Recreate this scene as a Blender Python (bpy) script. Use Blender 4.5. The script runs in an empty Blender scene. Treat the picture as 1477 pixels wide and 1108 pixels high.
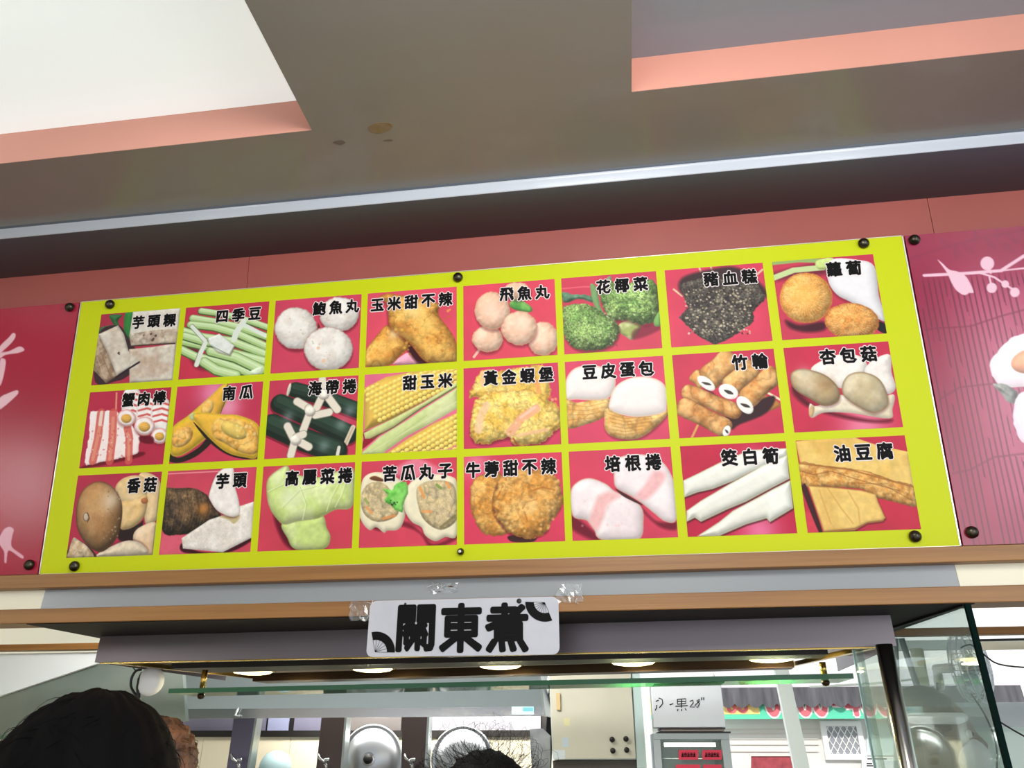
import bpy, bmesh, math, random
import numpy as np
from mathutils import Vector, Matrix
random.seed(4); rng = np.random.RandomState(7)
SC = bpy.context.scene
COL = SC.collection
PI = math.pi

# ------------------------------------------------------------------ camera
TILT = math.radians(9.0)            # the menu boards lean forward by this much
EYE = 1.60
F_PX = 1085.0
A_ = np.array([[1, 0, 0], [0, math.cos(TILT), -math.sin(TILT)], [0, math.sin(TILT), math.cos(TILT)]])
CAM = np.array([1.597, -1.910, EYE])
BOARD_Z = EYE + 0.425
ROT = np.array([[0.9900697865062508, 0.14057621142548327, 0.00038292129973598044], [-0.060283397529919104, 0.42702994608740125, -0.9022257683788618], [-0.12699499923112606, 0.8932433900823632, 0.43126385919114235]])              # rows: camera right, down, forward in world axes
cam_d = bpy.data.cameras.new('camera'); cam = bpy.data.objects.new('camera', cam_d); COL.objects.link(cam)
cam_d.sensor_width = 36; cam_d.lens = F_PX / 1477 * 36; cam_d.clip_start = 0.02; cam_d.clip_end = 200
m4 = Matrix.Identity(4)
for i in range(3):
    m4[i][0] = ROT[0][i]; m4[i][1] = -ROT[1][i]; m4[i][2] = -ROT[2][i]; m4[i][3] = CAM[i]
cam.matrix_world = m4
SC.camera = cam

# ------------------------------------------------------------------ world, exposure, lights
SC.view_settings.view_transform = 'Standard'; SC.view_settings.look = 'None'
SC.view_settings.gamma = 1.0; SC.view_settings.use_curve_mapping = False
SC.view_settings.exposure = 0.0
w = bpy.data.worlds.new('world'); SC.world = w; w.use_nodes = True
w.node_tree.nodes['Background'].inputs[0].default_value = (0.86, 0.93, 1.0, 1)
w.node_tree.nodes['Background'].inputs[1].default_value = 1.6
def area(name, loc, target, sx, sy, power, col=(1, 1, 1), label='', spread=180):
    d = bpy.data.lights.new(name, 'AREA'); d.shape = 'RECTANGLE'; d.size = sx; d.size_y = sy
    d.energy = power; d.color = col; d.spread = math.radians(spread)
    o = bpy.data.objects.new(name, d); COL.objects.link(o)
    o.location = loc
    o.rotation_euler = (Vector(target) - Vector(loc)).to_track_quat('-Z', 'Y').to_euler()
    return o
area('ceiling_lamp', (1.75, -1.9, 2.78), (1.45, 0, 2.3), .9, 0.4, 18, (1, .99, .96))
area('right_rear_fill', (4.6, -4.6, 1.7), (2.3, 0, 2.9), 1.6, 1.6, 46, (.97, .99, 1))  # unseen soft fill, added to brighten the right of fascia and coffer
sun_d = bpy.data.lights.new('sun', 'SUN'); sun_d.energy = 2.6; sun_d.angle = math.radians(2); sun_d.color = (1, .97, .92)
sun = bpy.data.objects.new('sun', sun_d); COL.objects.link(sun)
sun.rotation_euler = Vector((0.1, 1.0, -.55)).to_track_quat('-Z', 'Y').to_euler()
area('kitchen_fill', (0.3, 0.9, 2.75), (0.4, 2.3, 1.7), 1.6, 0.3, 60, (1, .97, .93))  # unseen fill added to brighten the pale panel and hood face

# ------------------------------------------------------------------ pixel -> place
def ray(px, py):
    d = np.array([(px - 738.5) / F_PX, (py - 554) / F_PX, 1.0])
    return ROT.T @ d
def PY(px, py, Y):
    d = ray(px, py); return Vector(CAM + d * ((Y - CAM[1]) / d[1]))
def PZ(px, py, Z):
    d = ray(px, py); return Vector(CAM + d * ((Z - CAM[2]) / d[2]))
def PX(px, py, X):
    d = ray(px, py); return Vector(CAM + d * ((X - CAM[0]) / d[0]))
def PB(px, py, off=0.0):
    """board-plane coordinates (x along, z up the board) of a pixel, off = distance behind the board face"""
    d = A_.T @ ray(px, py); c = A_.T @ (CAM - np.array([0, 0, BOARD_Z]))
    q = c + d * ((off - c[1]) / d[1]); return (q[0], q[2])

area('tile_fill', (0.7, 2.75, 1.95), (0.7, 3.2, 1.5), 2.4, 0.15, 34, (1, .94, .84))  # no fixture here: light added below the range hood to brighten the tiles
def glare_lamp(name, px, py, dist, sx, sy, power):
    """a room lamp behind the camera, standing where the leaning glossy boards mirror it"""
    n = A_ @ np.array([0, -1.0, 0]); x, z = PB(px, py); p = A_ @ np.array([x, 0, z]) + np.array([0, 0, BOARD_Z])
    d = ray(px, py); d = d / np.linalg.norm(d); r = d - 2 * (d @ n) * n; q = p + r * dist
    return area(name, tuple(q), tuple(p), sx, sy, power)
glare_lamp('room_lamp', 12, 700, 3.2, .25, .45, 34)
glare_lamp('room_lamp', 1465, 540, 3.4, .35, .8, 14)

# ------------------------------------------------------------------ materials
def lin(c):
    c = np.asarray(c, float) / 255.0
    return np.where(c <= 0.04045, c / 12.92, ((c + 0.055) / 1.055) ** 2.4)
def rgba(c): return tuple(float(v) for v in lin(c)) + (1.0,)
MATS = {}
def mat(name, col, rough=0.5, metal=0.0, coat=0.0, spec=0.5, noise=None, bump=0.0, bscale=60, emit=0.0, stretch=(1, 1, 1), alpha=None):
    """principled material; noise = (scale, second colour, amount)"""
    if name in MATS: return MATS[name]
    m = bpy.data.materials.new(name); m.use_nodes = True; nt = m.node_tree; b = nt.nodes['Principled BSDF']
    b.inputs['Base Color'].default_value = rgba(col); b.inputs['Roughness'].default_value = rough
    b.inputs['Metallic'].default_value = metal; b.inputs['Coat Weight'].default_value = coat
    b.inputs['Coat Roughness'].default_value = 0.08; b.inputs['Specular IOR Level'].default_value = spec
    tc = nt.nodes.new('ShaderNodeTexCoord'); mp = nt.nodes.new('ShaderNodeMapping')
    mp.inputs['Scale'].default_value = stretch; nt.links.new(tc.outputs['Object'], mp.inputs['Vector'])
    if noise:
        n = nt.nodes.new('ShaderNodeTexNoise'); n.inputs['Scale'].default_value = noise[0]; n.inputs['Detail'].default_value = 6
        nt.links.new(mp.outputs[0], n.inputs['Vector'])
        r = nt.nodes.new('ShaderNodeMapRange'); r.inputs[1].default_value = .35; r.inputs[2].default_value = .68
        r.inputs[4].default_value = noise[2]; nt.links.new(n.outputs['Fac'], r.inputs[0])
        mx = nt.nodes.new('ShaderNodeMix'); mx.data_type = 'RGBA'
        mx.inputs[6].default_value = rgba(col); mx.inputs[7].default_value = rgba(noise[1])
        nt.links.new(r.outputs[0], mx.inputs[0]); nt.links.new(mx.outputs[2], b.inputs['Base Color'])
    if bump:
        n2 = nt.nodes.new('ShaderNodeTexNoise'); n2.inputs['Scale'].default_value = bscale; n2.inputs['Detail'].default_value = 4
        nt.links.new(mp.outputs[0], n2.inputs['Vector'])
        bp = nt.nodes.new('ShaderNodeBump'); bp.inputs['Strength'].default_value = bump; bp.inputs['Distance'].default_value = .004
        nt.links.new(n2.outputs['Fac'], bp.inputs['Height']); nt.links.new(bp.outputs[0], b.inputs['Normal'])
    if emit:
        b.inputs['Emission Color'].default_value = rgba(col); b.inputs['Emission Strength'].default_value = emit
    MATS[name] = m; return m
def glass(name, tint, refl=1.0, rough=0.0, solid=0.0, solidcol=(200, 220, 215)):
    """see-through pane: tinted transparency plus a fresnel mirror, and a share of pale diffuse film"""
    m = bpy.data.materials.new(name); m.use_nodes = True; nt = m.node_tree; nt.nodes.clear()
    out = nt.nodes.new('ShaderNodeOutputMaterial'); t = nt.nodes.new('ShaderNodeBsdfTransparent')
    t.inputs[0].default_value = rgba(tint); g = nt.nodes.new('ShaderNodeBsdfGlossy'); g.inputs['Roughness'].default_value = rough
    fr = nt.nodes.new('ShaderNodeFresnel'); fr.inputs[0].default_value = 1.5
    mu = nt.nodes.new('ShaderNodeMath'); mu.operation = 'MULTIPLY'; mu.inputs[1].default_value = refl; nt.links.new(fr.outputs[0], mu.inputs[0])
    d = nt.nodes.new('ShaderNodeBsdfDiffuse'); d.inputs[0].default_value = rgba(solidcol)
    m0 = nt.nodes.new('ShaderNodeMixShader'); m0.inputs[0].default_value = solid
    nt.links.new(t.outputs[0], m0.inputs[1]); nt.links.new(d.outputs[0], m0.inputs[2])
    m1 = nt.nodes.new('ShaderNodeMixShader'); nt.links.new(mu.outputs[0], m1.inputs[0])
    nt.links.new(m0.outputs[0], m1.inputs[1]); nt.links.new(g.outputs[0], m1.inputs[2]); nt.links.new(m1.outputs[0], out.inputs[0])
    MATS[name] = m; return m
def print_mat(name, rough, coat, attr='ink', spec=.25):
    m = bpy.data.materials.new(name); m.use_nodes = True; nt = m.node_tree; b = nt.nodes['Principled BSDF']
    a = nt.nodes.new('ShaderNodeAttribute'); a.attribute_name = attr
    nt.links.new(a.outputs['Color'], b.inputs['Base Color'])
    b.inputs['Roughness'].default_value = rough; b.inputs['Coat Weight'].default_value = coat; b.inputs['Coat Roughness'].default_value = .12
    b.inputs['Specular IOR Level'].default_value = spec
    MATS[name] = m; return m

# ------------------------------------------------------------------ objects
ROOTM = {}
def root_of(o):
    while o.parent: o = o.parent
    return o
def obj(name, verts, faces, mats, parent=None, local=False, smooth=False, fmat=None):
    me = bpy.data.meshes.new(name)
    if parent is not None and not local:
        inv = ROOTM[root_of(parent).name].inverted()
        verts = [inv @ Vector(v) for v in verts]
    me.from_pydata([tuple(v) for v in verts], [], faces)
    for mm in (mats if isinstance(mats, (list, tuple)) else [mats]): me.materials.append(mm)
    if fmat: me.polygons.foreach_set('material_index', fmat)
    if smooth: me.polygons.foreach_set('use_smooth', [True] * len(me.polygons))
    me.update()
    o = bpy.data.objects.new(name, me); COL.objects.link(o)
    if parent is not None: o.parent = parent
    else: ROOTM[o.name] = Matrix.Identity(4)
    return o
def tag(o, label=None, cat=None, group=None, kind=None):
    if label: o['label'] = label
    if cat: o['category'] = cat
    if group: o['group'] = group
    if kind: o['kind'] = kind
    return o
def thing(name, loc, label=None, cat=None, group=None, rot=(0, 0, 0), kind=None):
    o = bpy.data.objects.new(name, None); COL.objects.link(o); o.empty_display_size = .05
    o.location = loc; o.rotation_euler = rot
    from mathutils import Euler
    ROOTM[o.name] = Matrix.Translation(Vector(loc)) @ Euler(rot).to_matrix().to_4x4()
    return tag(o, label, cat, group, kind)
def bm_out(bm):
    bm.normal_update(); v = [x.co.copy() for x in bm.verts]; bm.verts.index_update()
    f = [[q.index for q in p.verts] for p in bm.faces]; bm.free(); return v, f
def box_vf(p0, p1, bev=0.0, seg=1):
    bm = bmesh.new(); bmesh.ops.create_cube(bm, size=1)
    s = [abs(p1[i] - p0[i]) for i in range(3)]; c = [(p1[i] + p0[i]) / 2 for i in range(3)]
    for v in bm.verts: v.co = Vector([v.co[i] * s[i] + c[i] for i in range(3)])
    if bev: bmesh.ops.bevel(bm, geom=list(bm.edges), offset=bev, segments=seg, affect='EDGES', profile=.5)
    return bm_out(bm)
def box(name, p0, p1, m, parent=None, bev=0.0, seg=1, local=False):
    v, f = box_vf(p0, p1, bev, seg); return obj(name, v, f, m, parent, local)
def hexa(name, q, m, parent=None, d=(0, 0.01, 0), local=False, fmat=None, mats=None):
    """a quad or polygon given thickness along d"""
    q = [Vector(p) for p in q]; n = len(q); d = Vector(d); v = q + [p + d for p in q]
    f = [list(range(n)), list(range(2 * n - 1, n - 1, -1))] + [[i, (i + 1) % n, n + (i + 1) % n, n + i][::-1] for i in range(n)]
    return obj(name, v, f, mats or m, parent, local, fmat=([0, 0] + [1] * n) if mats else None)
def tube_vf(pts, r, n=8, r2=None, caps=True):
    pts = [Vector(p) for p in pts]; v, f = [], []
    N = len(pts); up = Vector((0, 0, 1))
    a = None
    for i, p in enumerate(pts):
        t = (pts[min(i + 1, N - 1)] - pts[max(i - 1, 0)]).normalized()
        if a is None:
            a = t.cross(up) if abs(t.dot(up)) < .95 else t.cross(Vector((1, 0, 0)))
        a = (a - t * a.dot(t)).normalized(); b = t.cross(a)
        rr = r if r2 is None else r + (r2 - r) * i / max(1, N - 1)
        for k in range(n):
            an = 2 * PI * k / n; v.append(p + (a * math.cos(an) + b * math.sin(an)) * rr)
    for i in range(N - 1):
        for k in range(n):
            f.append([i * n + k, i * n + (k + 1) % n, (i + 1) * n + (k + 1) % n, (i + 1) * n + k])
    if caps: f.append(list(range(n))[::-1]); f.append([(N - 1) * n + k for k in range(n)])
    return v, f
def merge(lst):
    V, F = [], []
    for v, f in lst:
        o = len(V); V += list(v); F += [[i + o for i in q] for q in f]
    return V, F
def tube(name, pts, r, m, parent=None, n=10, r2=None):
    v, f = tube_vf(pts, r, n, r2); return obj(name, v, f, m, parent, smooth=True)
def lathe_vf(prof, n=32, axis='Z', at=(0, 0, 0)):
    v, f = [], []
    for (r, h) in prof:
        for k in range(n):
            a = 2 * PI * k / n; x, y = r * math.cos(a), r * math.sin(a)
            p = (x, y, h) if axis == 'Z' else ((x, h, y) if axis == 'Y' else (h, x, y))
            v.append(Vector(p) + Vector(at))
    m = len(prof)
    for i in range(m - 1):
        for k in range(n):
            f.append([i * n + k, i * n + (k + 1) % n, (i + 1) * n + (k + 1) % n, (i + 1) * n + k])
    if prof[0][0] > 1e-6: f.append(list(range(n)))
    if prof[-1][0] > 1e-6: f.append([(m - 1) * n + k for k in range(n)])
    return v, f
def sphere_vf(c, rad, nu=24, nv=16, fn=None):
    v, f = [], []
    for j in range(nv + 1):
        th = PI * j / nv
        for i in range(nu):
            ph = 2 * PI * i / nu; d = Vector((math.sin(th) * math.cos(ph), math.sin(th) * math.sin(ph), math.cos(th)))
            s = fn(d) if fn else 1.0
            v.append(Vector((c[0] + d.x * rad[0] * s, c[1] + d.y * rad[1] * s, c[2] + d.z * rad[2] * s)))
    for j in range(nv):
        for i in range(nu):
            f.append([j * nu + i, (j + 1) * nu + i, (j + 1) * nu + (i + 1) % nu, j * nu + (i + 1) % nu])
    return v, f
# text: the bundled font's glyphs, fattened to the heavy display hand of the board
_G = {}
def glyph(ch, off, res=1):
    k = (ch, off, res)
    if k in _G: return _G[k]
    c = bpy.data.curves.new('g', 'FONT'); c.body = ch; c.offset = off; c.resolution_u = res; c.fill_mode = 'FRONT'
    c.dimensions = '2D'
    o = bpy.data.objects.new('g', c); COL.objects.link(o)
    dg = bpy.context.evaluated_depsgraph_get(); dg.update()
    me = bpy.data.meshes.new_from_object(o.evaluated_get(dg))
    v = np.array([tuple(q.co)[:2] for q in me.vertices]) if len(me.vertices) else np.zeros((0, 2))
    f = [list(p.vertices) for p in me.polygons]
    bpy.data.objects.remove(o); bpy.data.curves.remove(c); bpy.data.meshes.remove(me)
    _G[k] = (v, f); return _G[k]
def text_vf(text, place, off, centre=None, dirs=8, eps=2e-5):
    """place(i, gx, gy) -> 3d point for glyph i, glyph box about -0.5..0.5"""
    V, F = [], []
    for i, ch in enumerate(text):
        base, f = glyph(ch, 0.0, 5 if ch < '~' else 1)
        cx, cy = (base.min(0) + base.max(0)) / 2 if len(base) else (0, 0)
        for k in range(dirs + 1 if off < .05 else dirs):      # the stroke is thickened by overlapping shifted copies
            dx, dy = (0, 0) if k == dirs else (off * math.cos(2 * PI * k / dirs + .39), off * math.sin(2 * PI * k / dirs + .39))
            o = len(V)
            for x, y in base:
                q = place(i, x - cx + dx, y - cy + dy); V.append((q[0], q[1] - k * eps, q[2]))
            F += [[a + o for a in q] for q in f]
    return V, F
CAP_O1, CAP_O2 = .048, .098

# ------------------------------------------------------------------ printed pictures: ink colours worked out per point of a fine flat mesh
def catmull(p, sub=5):
    p = np.asarray(p, float); n = len(p); out = []
    for i in range(n):
        a, b, c, d = p[i - 1], p[i], p[(i + 1) % n], p[(i + 2) % n]
        for k in range(sub):
            t = k / sub
            out.append(.5 * ((2 * b) + (-a + c) * t + (2 * a - 5 * b + 4 * c - d) * t * t + (-a + 3 * b - 3 * c + d) * t ** 3))
    return np.array(out)
def vnoise(x, y, seed=0):
    xi = np.floor(x).astype(np.int64); yi = np.floor(y).astype(np.int64); xf = x - xi; yf = y - yi
    def h(a, b):
        q = (a * 374761393 + b * 668265263 + seed * 144665) & 0x7fffffff
        q = ((q ^ (q >> 13)) * 1274126177) & 0x7fffffff
        return ((q ^ (q >> 16)) & 0xffff) / 65535.0
    u = xf * xf * (3 - 2 * xf); v = yf * yf * (3 - 2 * yf)
    return (h(xi, yi) * (1 - u) + h(xi + 1, yi) * u) * (1 - v) + (h(xi, yi + 1) * (1 - u) + h(xi + 1, yi + 1) * u) * v
def fbm(x, y, seed=0, o=3):
    s = 0; a = .5; t = 0
    for i in range(o): s = s + a * vnoise(x * 2 ** i, y * 2 ** i, seed + i * 17); t += a; a *= .55
    return s / t
def homog(src, dst):
    M = []
    for (x, y), (u, v) in zip(src, dst):
        M.append([x, y, 1, 0, 0, 0, -u * x, -u * y, u]); M.append([0, 0, 0, x, y, 1, -v * x, -v * y, v])
    M = np.array(M, float); h = np.linalg.solve(M[:, :8], M[:, 8]); return np.append(h, 1).reshape(3, 3)
class Pic:
    def __init__(s, X, Y, to, scale, bg, seed=1):
        """X, Y: grid coordinates in picture units; to: traced points -> picture units; scale: traced unit -> picture unit"""
        s.X, s.Y, s.to, s.k, s.seed = X, Y, to, scale, seed
        s.c = np.zeros(X.shape + (3,)) + np.array(bg, float)
        s.px = abs(X[0, 1] - X[0, 0])
        s.c *= (.93 + .14 * fbm(X * 3, Y * 3, seed))[..., None]
    def sdf(s, pts, closed=True):
        x0, y0 = pts.min(0); x1, y1 = pts.max(0)
        d = np.full(s.X.shape, 1e9); ins = np.zeros(s.X.shape, bool)
        n = len(pts)
        for i in range(n if closed else n - 1):
            a = pts[i]; b = pts[(i + 1) % n]; e = b - a; L = e @ e + 1e-12
            wx = s.X - a[0]; wy = s.Y - a[1]; t = np.clip((wx * e[0] + wy * e[1]) / L, 0, 1)
            d = np.minimum(d, (wx - e[0] * t) ** 2 + (wy - e[1] * t) ** 2)
            if closed and a[1] != b[1]:
                cnd = ((a[1] > s.Y) != (b[1] > s.Y)) & (s.X < (b[0] - a[0]) * (s.Y - a[1]) / (b[1] - a[1] + 1e-15) + a[0])
                ins ^= cnd
        d = np.sqrt(d)
        return np.where(ins, d, -d) if closed else -d
    def lay(s, a, col):
        s.c = s.c * (1 - a[..., None]) + col * a[..., None]
    def blob(s, pts, c, r=70, lo=.62, hi=1.08, c2=None, ns=9, amp=.10, fine=0.0, sh=None, hard=False, fuzz=0.0, alpha=1.0, soft=None, flat=False, rim=None):
        P = s.to(np.array(pts, float)); P = P if hard else catmull(P)
        k = s.k
        if sh:
            q = P + np.array([sh[0], sh[1]]) * k
            d = s.sdf(q); s.lay(np.clip(.5 + d / (sh[3] * k if len(sh) > 3 else 18 * k), 0, 1) * sh[2], np.array([60, 8, 22.]))
        d = s.sdf(P)
        if fuzz: d = d + (fbm(s.X * 26, s.Y * 26, s.seed + 3) - .5) * fuzz * k
        a = np.clip(.5 + d / ((soft * k) if soft else s.px * 1.2), 0, 1) * alpha
        col = np.zeros(s.X.shape + (3,)) + np.array(c, float)
        if c2 is not None:
            m = np.clip((fbm(s.X * ns, s.Y * ns, s.seed + 11) - .36) * 3.4, 0, 1)[..., None]
            col = col * (1 - m) + np.array(c2, float) * m
        if not flat:
            t = np.clip(d / (r * k), 0, 1); h = np.sqrt(np.clip(1 - (1 - t) ** 2, 0, 1)) * r * k
            for _ in range(5):
                h = (h + np.roll(h, 1, 0) + np.roll(h, -1, 0) + np.roll(h, 1, 1) + np.roll(h, -1, 1)) / 5
            lo = lo + (1 - lo) * .10
            gy, gx = np.gradient(h, s.px)
            gy = -gy if s.Y[1, 0] < s.Y[0, 0] else gy
            n = 1 / np.sqrt(1 + gx * gx + gy * gy)
            l = np.clip((gx * .30 + gy * .55 + .95) * n / 1.1, 0, 1.1)
            col = col * (lo + (hi - lo) * l)[..., None]
        if rim is not None:
            w_ = np.clip(1 - d / (rim[1] * k), 0, 1)[..., None]; col = col * (1 - w_ * .8) + np.array(rim[0], float) * w_ * .8
        if amp: col = col * (1 + amp * 1.3 * (fbm(s.X * 22, s.Y * 22, s.seed + 5) - .5))[..., None]
        if c2 is not None and amp >= .16:
            rd = 1 - np.abs(2 * fbm(s.X * 7, s.Y * 7, s.seed + 21) - 1); col = col * (1 - .17 * np.clip((rd - .80) / .2, 0, 1) ** 1.5)[..., None]
        if fine: col = col * (1 + fine * 2 * (fbm(s.X * 75, s.Y * 75, s.seed + 9, 2) - .5))[..., None]
        s.lay(a, col); s.seed += 1
    def line(s, pts, w_, c, alpha=1.0, w2=None):
        P = s.to(np.array(pts, float)); d = -s.sdf(P, False)
        a = np.clip(.5 + (w_ * s.k / 2 - d) / (s.px * 1.3), 0, 1) * alpha
        s.lay(a, np.array(c, float))
    def glow(s, c0, r, c, a0=.7):
        q = s.to(np.array([c0], float))[0]; d2 = (s.X - q[0]) ** 2 + (s.Y - q[1]) ** 2
        s.lay(np.exp(-d2 / (r * s.k) ** 2) * a0, np.array(c, float))
    def ell(s, cx, cy, rx, ry, ang, c, **kw):
        a = math.radians(ang); T = np.linspace(0, 2 * PI, 13)[:-1]
        pts = [(cx + rx * math.cos(t) * math.cos(a) - ry * math.sin(t) * math.sin(a), cy + rx * math.cos(t) * math.sin(a) + ry * math.sin(t) * math.cos(a)) for t in T]
        s.blob(pts, c, **kw)
    def dots(s, n, region, r, cols, seed=0, alpha=.8):
        rg = np.random.RandomState(seed); x0, y0, x1, y1 = region
        for i in range(n):
            q = s.to(np.array([[rg.uniform(x0, x1), rg.uniform(y0, y1)]]))[0]
            rr = r * s.k * rg.uniform(.6, 1.3); d = np.hypot(s.X - q[0], s.Y - q[1])
            s.lay(np.clip(.5 + (rr - d) / (s.px * 1.3), 0, 1) * alpha, np.array(cols[rg.randint(len(cols))], float))
def ink_mesh(name, x0, x1, z0, z1, nx, ny, pic_c, m, parent, y=-0.0006):
    """flat printed sheet in the parent's own frame, one ink colour per point (row 0 at the top)"""
    xs = np.linspace(x0, x1, nx); zs = np.linspace(z1, z0, ny)
    Xg, Zg = np.meshgrid(xs, zs)
    co = np.stack([Xg.ravel(), np.full(Xg.size, y), Zg.ravel()], 1).astype(np.float32)
    i = np.arange((ny - 1) * (nx - 1)); r = i // (nx - 1); c = i % (nx - 1); a = r * nx + c
    q = np.stack([a, a + nx, a + nx + 1, a + 1], 1).astype(np.int32)
    me = bpy.data.meshes.new(name); me.vertices.add(len(co)); me.vertices.foreach_set('co', co.ravel())
    me.loops.add(q.size); me.loops.foreach_set('vertex_index', q.ravel())
    me.polygons.add(len(q)); me.polygons.foreach_set('loop_start', np.arange(0, q.size, 4, dtype=np.int32))
    me.update(calc_edges=True)
    at = me.color_attributes.new('ink', 'FLOAT_COLOR', 'POINT')
    L = np.ones((len(co), 4), np.float32); L[:, :3] = lin(np.clip(pic_c, 0, 255)).reshape(-1, 3)
    at.data.foreach_set('color', L.ravel()); me.materials.append(m)
    o = bpy.data.objects.new(name, me); COL.objects.link(o); o.parent = parent
    return o

# ------------------------------------------------------------------ the twenty-four food photographs (outlines traced in enlarged crops)
RED = (208, 52, 82)
def f_tarocake(p):
    p.blob([(345,165),(430,165),(400,210),(435,300),(385,250),(350,200)], (60,120,70))
    p.blob([(285,250),(400,235),(395,290),(300,300),(262,290)], (70,110,70))
    p.blob([(455,150),(525,140),(490,330),(445,300),(440,220)], (55,135,65))
    p.blob([(262,300),(400,238),(470,330),(560,500),(470,600),(385,640),(230,640)], (60,40,45), flat=True)
    p.blob([(262,300),(400,238),(440,300),(470,420),(545,505),(385,605),(320,430)], (222,212,196), r=25, hard=True, c2=(205,190,172))
    p.blob([(262,300),(325,440),(385,605),(310,655),(225,560),(240,420)], (150,122,98), r=25, hard=True, c2=(190,165,140), ns=16)
    p.blob([(475,410),(640,395),(810,370),(790,645),(475,655)], (214,204,188), r=20, hard=True, c2=(196,172,152), ns=7, amp=.14)
    p.blob([(505,140),(850,112),(820,378),(720,372),(640,380),(490,388),(478,310)], (222,214,200), r=26, hard=True)
    p.blob([(480,300),(640,275),(825,265),(815,372),(720,372),(640,380),(490,388)], (188,166,146), r=14, hard=True, c2=(206,192,172), ns=14, amp=.2)
    p.line([(480,388),(640,378),(720,374),(800,372)], 9, (70,50,45))
    p.line([(380,612),(480,545),(545,505)], 14, (40,28,36))
    p.dots(5, (560,300,720,350), 9, [(70,50,45)], 3); p.dots(3, (395,430,420,450), 9, [(60,50,45)], 1)
    p.line([(250,470),(300,620)], 5, (205,185,165), .7); p.line([(275,430),(345,610)], 4, (120,90,70), .7)
def f_beans(p):
    p.blob([(865,250),(1000,430),(1200,580),(1440,590),(1460,500),(1100,560),(930,520)], (70,25,40), flat=True, soft=30, alpha=.6)
    B = [([(990,135),(1150,160),(1300,200),(1470,260)],34),([(930,185),(1100,215),(1250,250),(1470,330)],40),([(915,230),(1080,250),(1250,300),(1465,400)],42),
         ([(860,275),(1000,320),(1200,350),(1450,450)],46),([(850,345),(1000,380),(1180,430),(1440,500)],50),([(850,410),(950,460),(1120,500),(1340,585)],46),([(1010,500),(1100,560),(1240,600)],56),
         ([(1060,420),(1240,470),(1420,560)],60),([(870,310),(1000,350),(1100,370)],44)]
    for i, (q, w_) in enumerate(B):
        Q = np.array(q, float)
        p.line(Q + (0, 4), w_ + 16, (70,100,50)); p.line(Q, w_ + 6, (168,198,128)); p.line(Q - (0, 6), w_ * .7, (200,224,166)); p.line(Q - (0, 12), w_ * .2, (226,242,200), .7)
    p.line([(925,245),(1025,355),(980,440),(955,520)], 34, (120,140,100)); p.line([(925,245),(1020,350)], 26, (228,232,222)); p.line([(1020,365),(985,440),(958,520)], 34, (228,232,220))
    p.line([(1290,215),(1240,290),(1225,340)], 44, (226,232,218)); p.line([(1290,235),(1450,320)], 26, (224,232,220))
    p.blob([(1040,330),(1120,300),(1230,390),(1195,455),(1110,430),(1050,375)], (226,230,222), r=14, hard=True, sh=(4,6,.5)); p.line([(1060,385),(1195,455),(1225,390)], 4, (110,130,95))
    p.blob([(1340,575),(1425,540),(1420,585),(1370,600)], (222,236,206), r=12)
def f_fishball3(p):
    W, W2 = (242,236,228), (228,218,208)
    for cx, cy, rx, ry, sd in ((200,390,160,158,(6,22)), (528,285,150,130,(4,20)), (445,545,185,165,(2,20))):
        p.ell(cx, cy, rx, ry, 0, W, r=110, lo=.72, hi=1.06, c2=W2, ns=10, amp=.035, fuzz=14, sh=(sd[0], sd[1], .45, 20), rim=((170,120,110), 10))
        p.dots(14, (cx - rx * .7, cy - ry * .6, cx + rx * .7, cy + ry * .7), 5, [(214,182,150),(186,196,160),(200,190,180)], int(cx), .7)
    p.dots(3, (330,470,420,640), 13, [(240,196,160)], 8, .8)
    p.blob([(368,345),(385,385),(368,390)], (60,50,30), flat=True, hard=True)
def f_corntempura(p):
    p.blob([(940,660),(1000,600),(1070,575),(1150,655)], (240,170,190), r=40)
    p.blob([(1060,500),(1120,560),(1200,650),(1120,650),(1040,540)], (60,20,25), flat=True, soft=24)
    G, G2 = (222,152,66), (244,190,96)
    p.blob([(728,560),(820,440),(900,365),(1000,440),(1060,520),(990,600),(900,672),(728,678)], G, r=90, c2=G2, ns=7, amp=.16, fine=.08, lo=.55, rim=((170,90,30), 12))
    p.blob([(830,160),(900,128),(980,140),(1180,170),(1290,215),(1290,300),(1400,460),(1420,640),(1200,650),(1060,500),(920,380),(905,300),(890,200)], G, r=120, c2=G2, ns=6, amp=.16, fine=.08, lo=.55, rim=((175,95,35), 14), sh=(-10,16,.35))
    p.glow((1100,260), 70, (255,226,160), .5); p.glow((1200,380), 60, (255,214,120), .5); p.glow((940,440), 40, (255,232,180), .6)
    p.dots(26, (960,220,1380,600), 9, [(250,206,80),(206,128,46),(190,110,40)], 5, .5)
def f_flyingfish(p):
    p.blob([(370,290),(420,255),(520,310),(515,350),(400,330)], (80,150,70), r=20, c2=(120,180,90))
    p.line([(165,600),(118,662)], 17, (236,190,170))
    W, W2 = (244,206,178), (236,188,158)
    for cx, cy, rx, ry in ((425,200,95,62),(605,535,112,118),(215,535,108,95),(248,340,124,132),(438,462,128,120)):
        p.ell(cx, cy, rx, ry, 0, W, r=95, lo=.70, hi=1.08, c2=W2, ns=9, amp=.07, fuzz=16, sh=(2,18,.4,22), rim=((214,140,110), 9))
    p.glow((240,330), 50, (255,232,214), .5); p.glow((440,430), 50, (255,228,208), .45)
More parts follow.
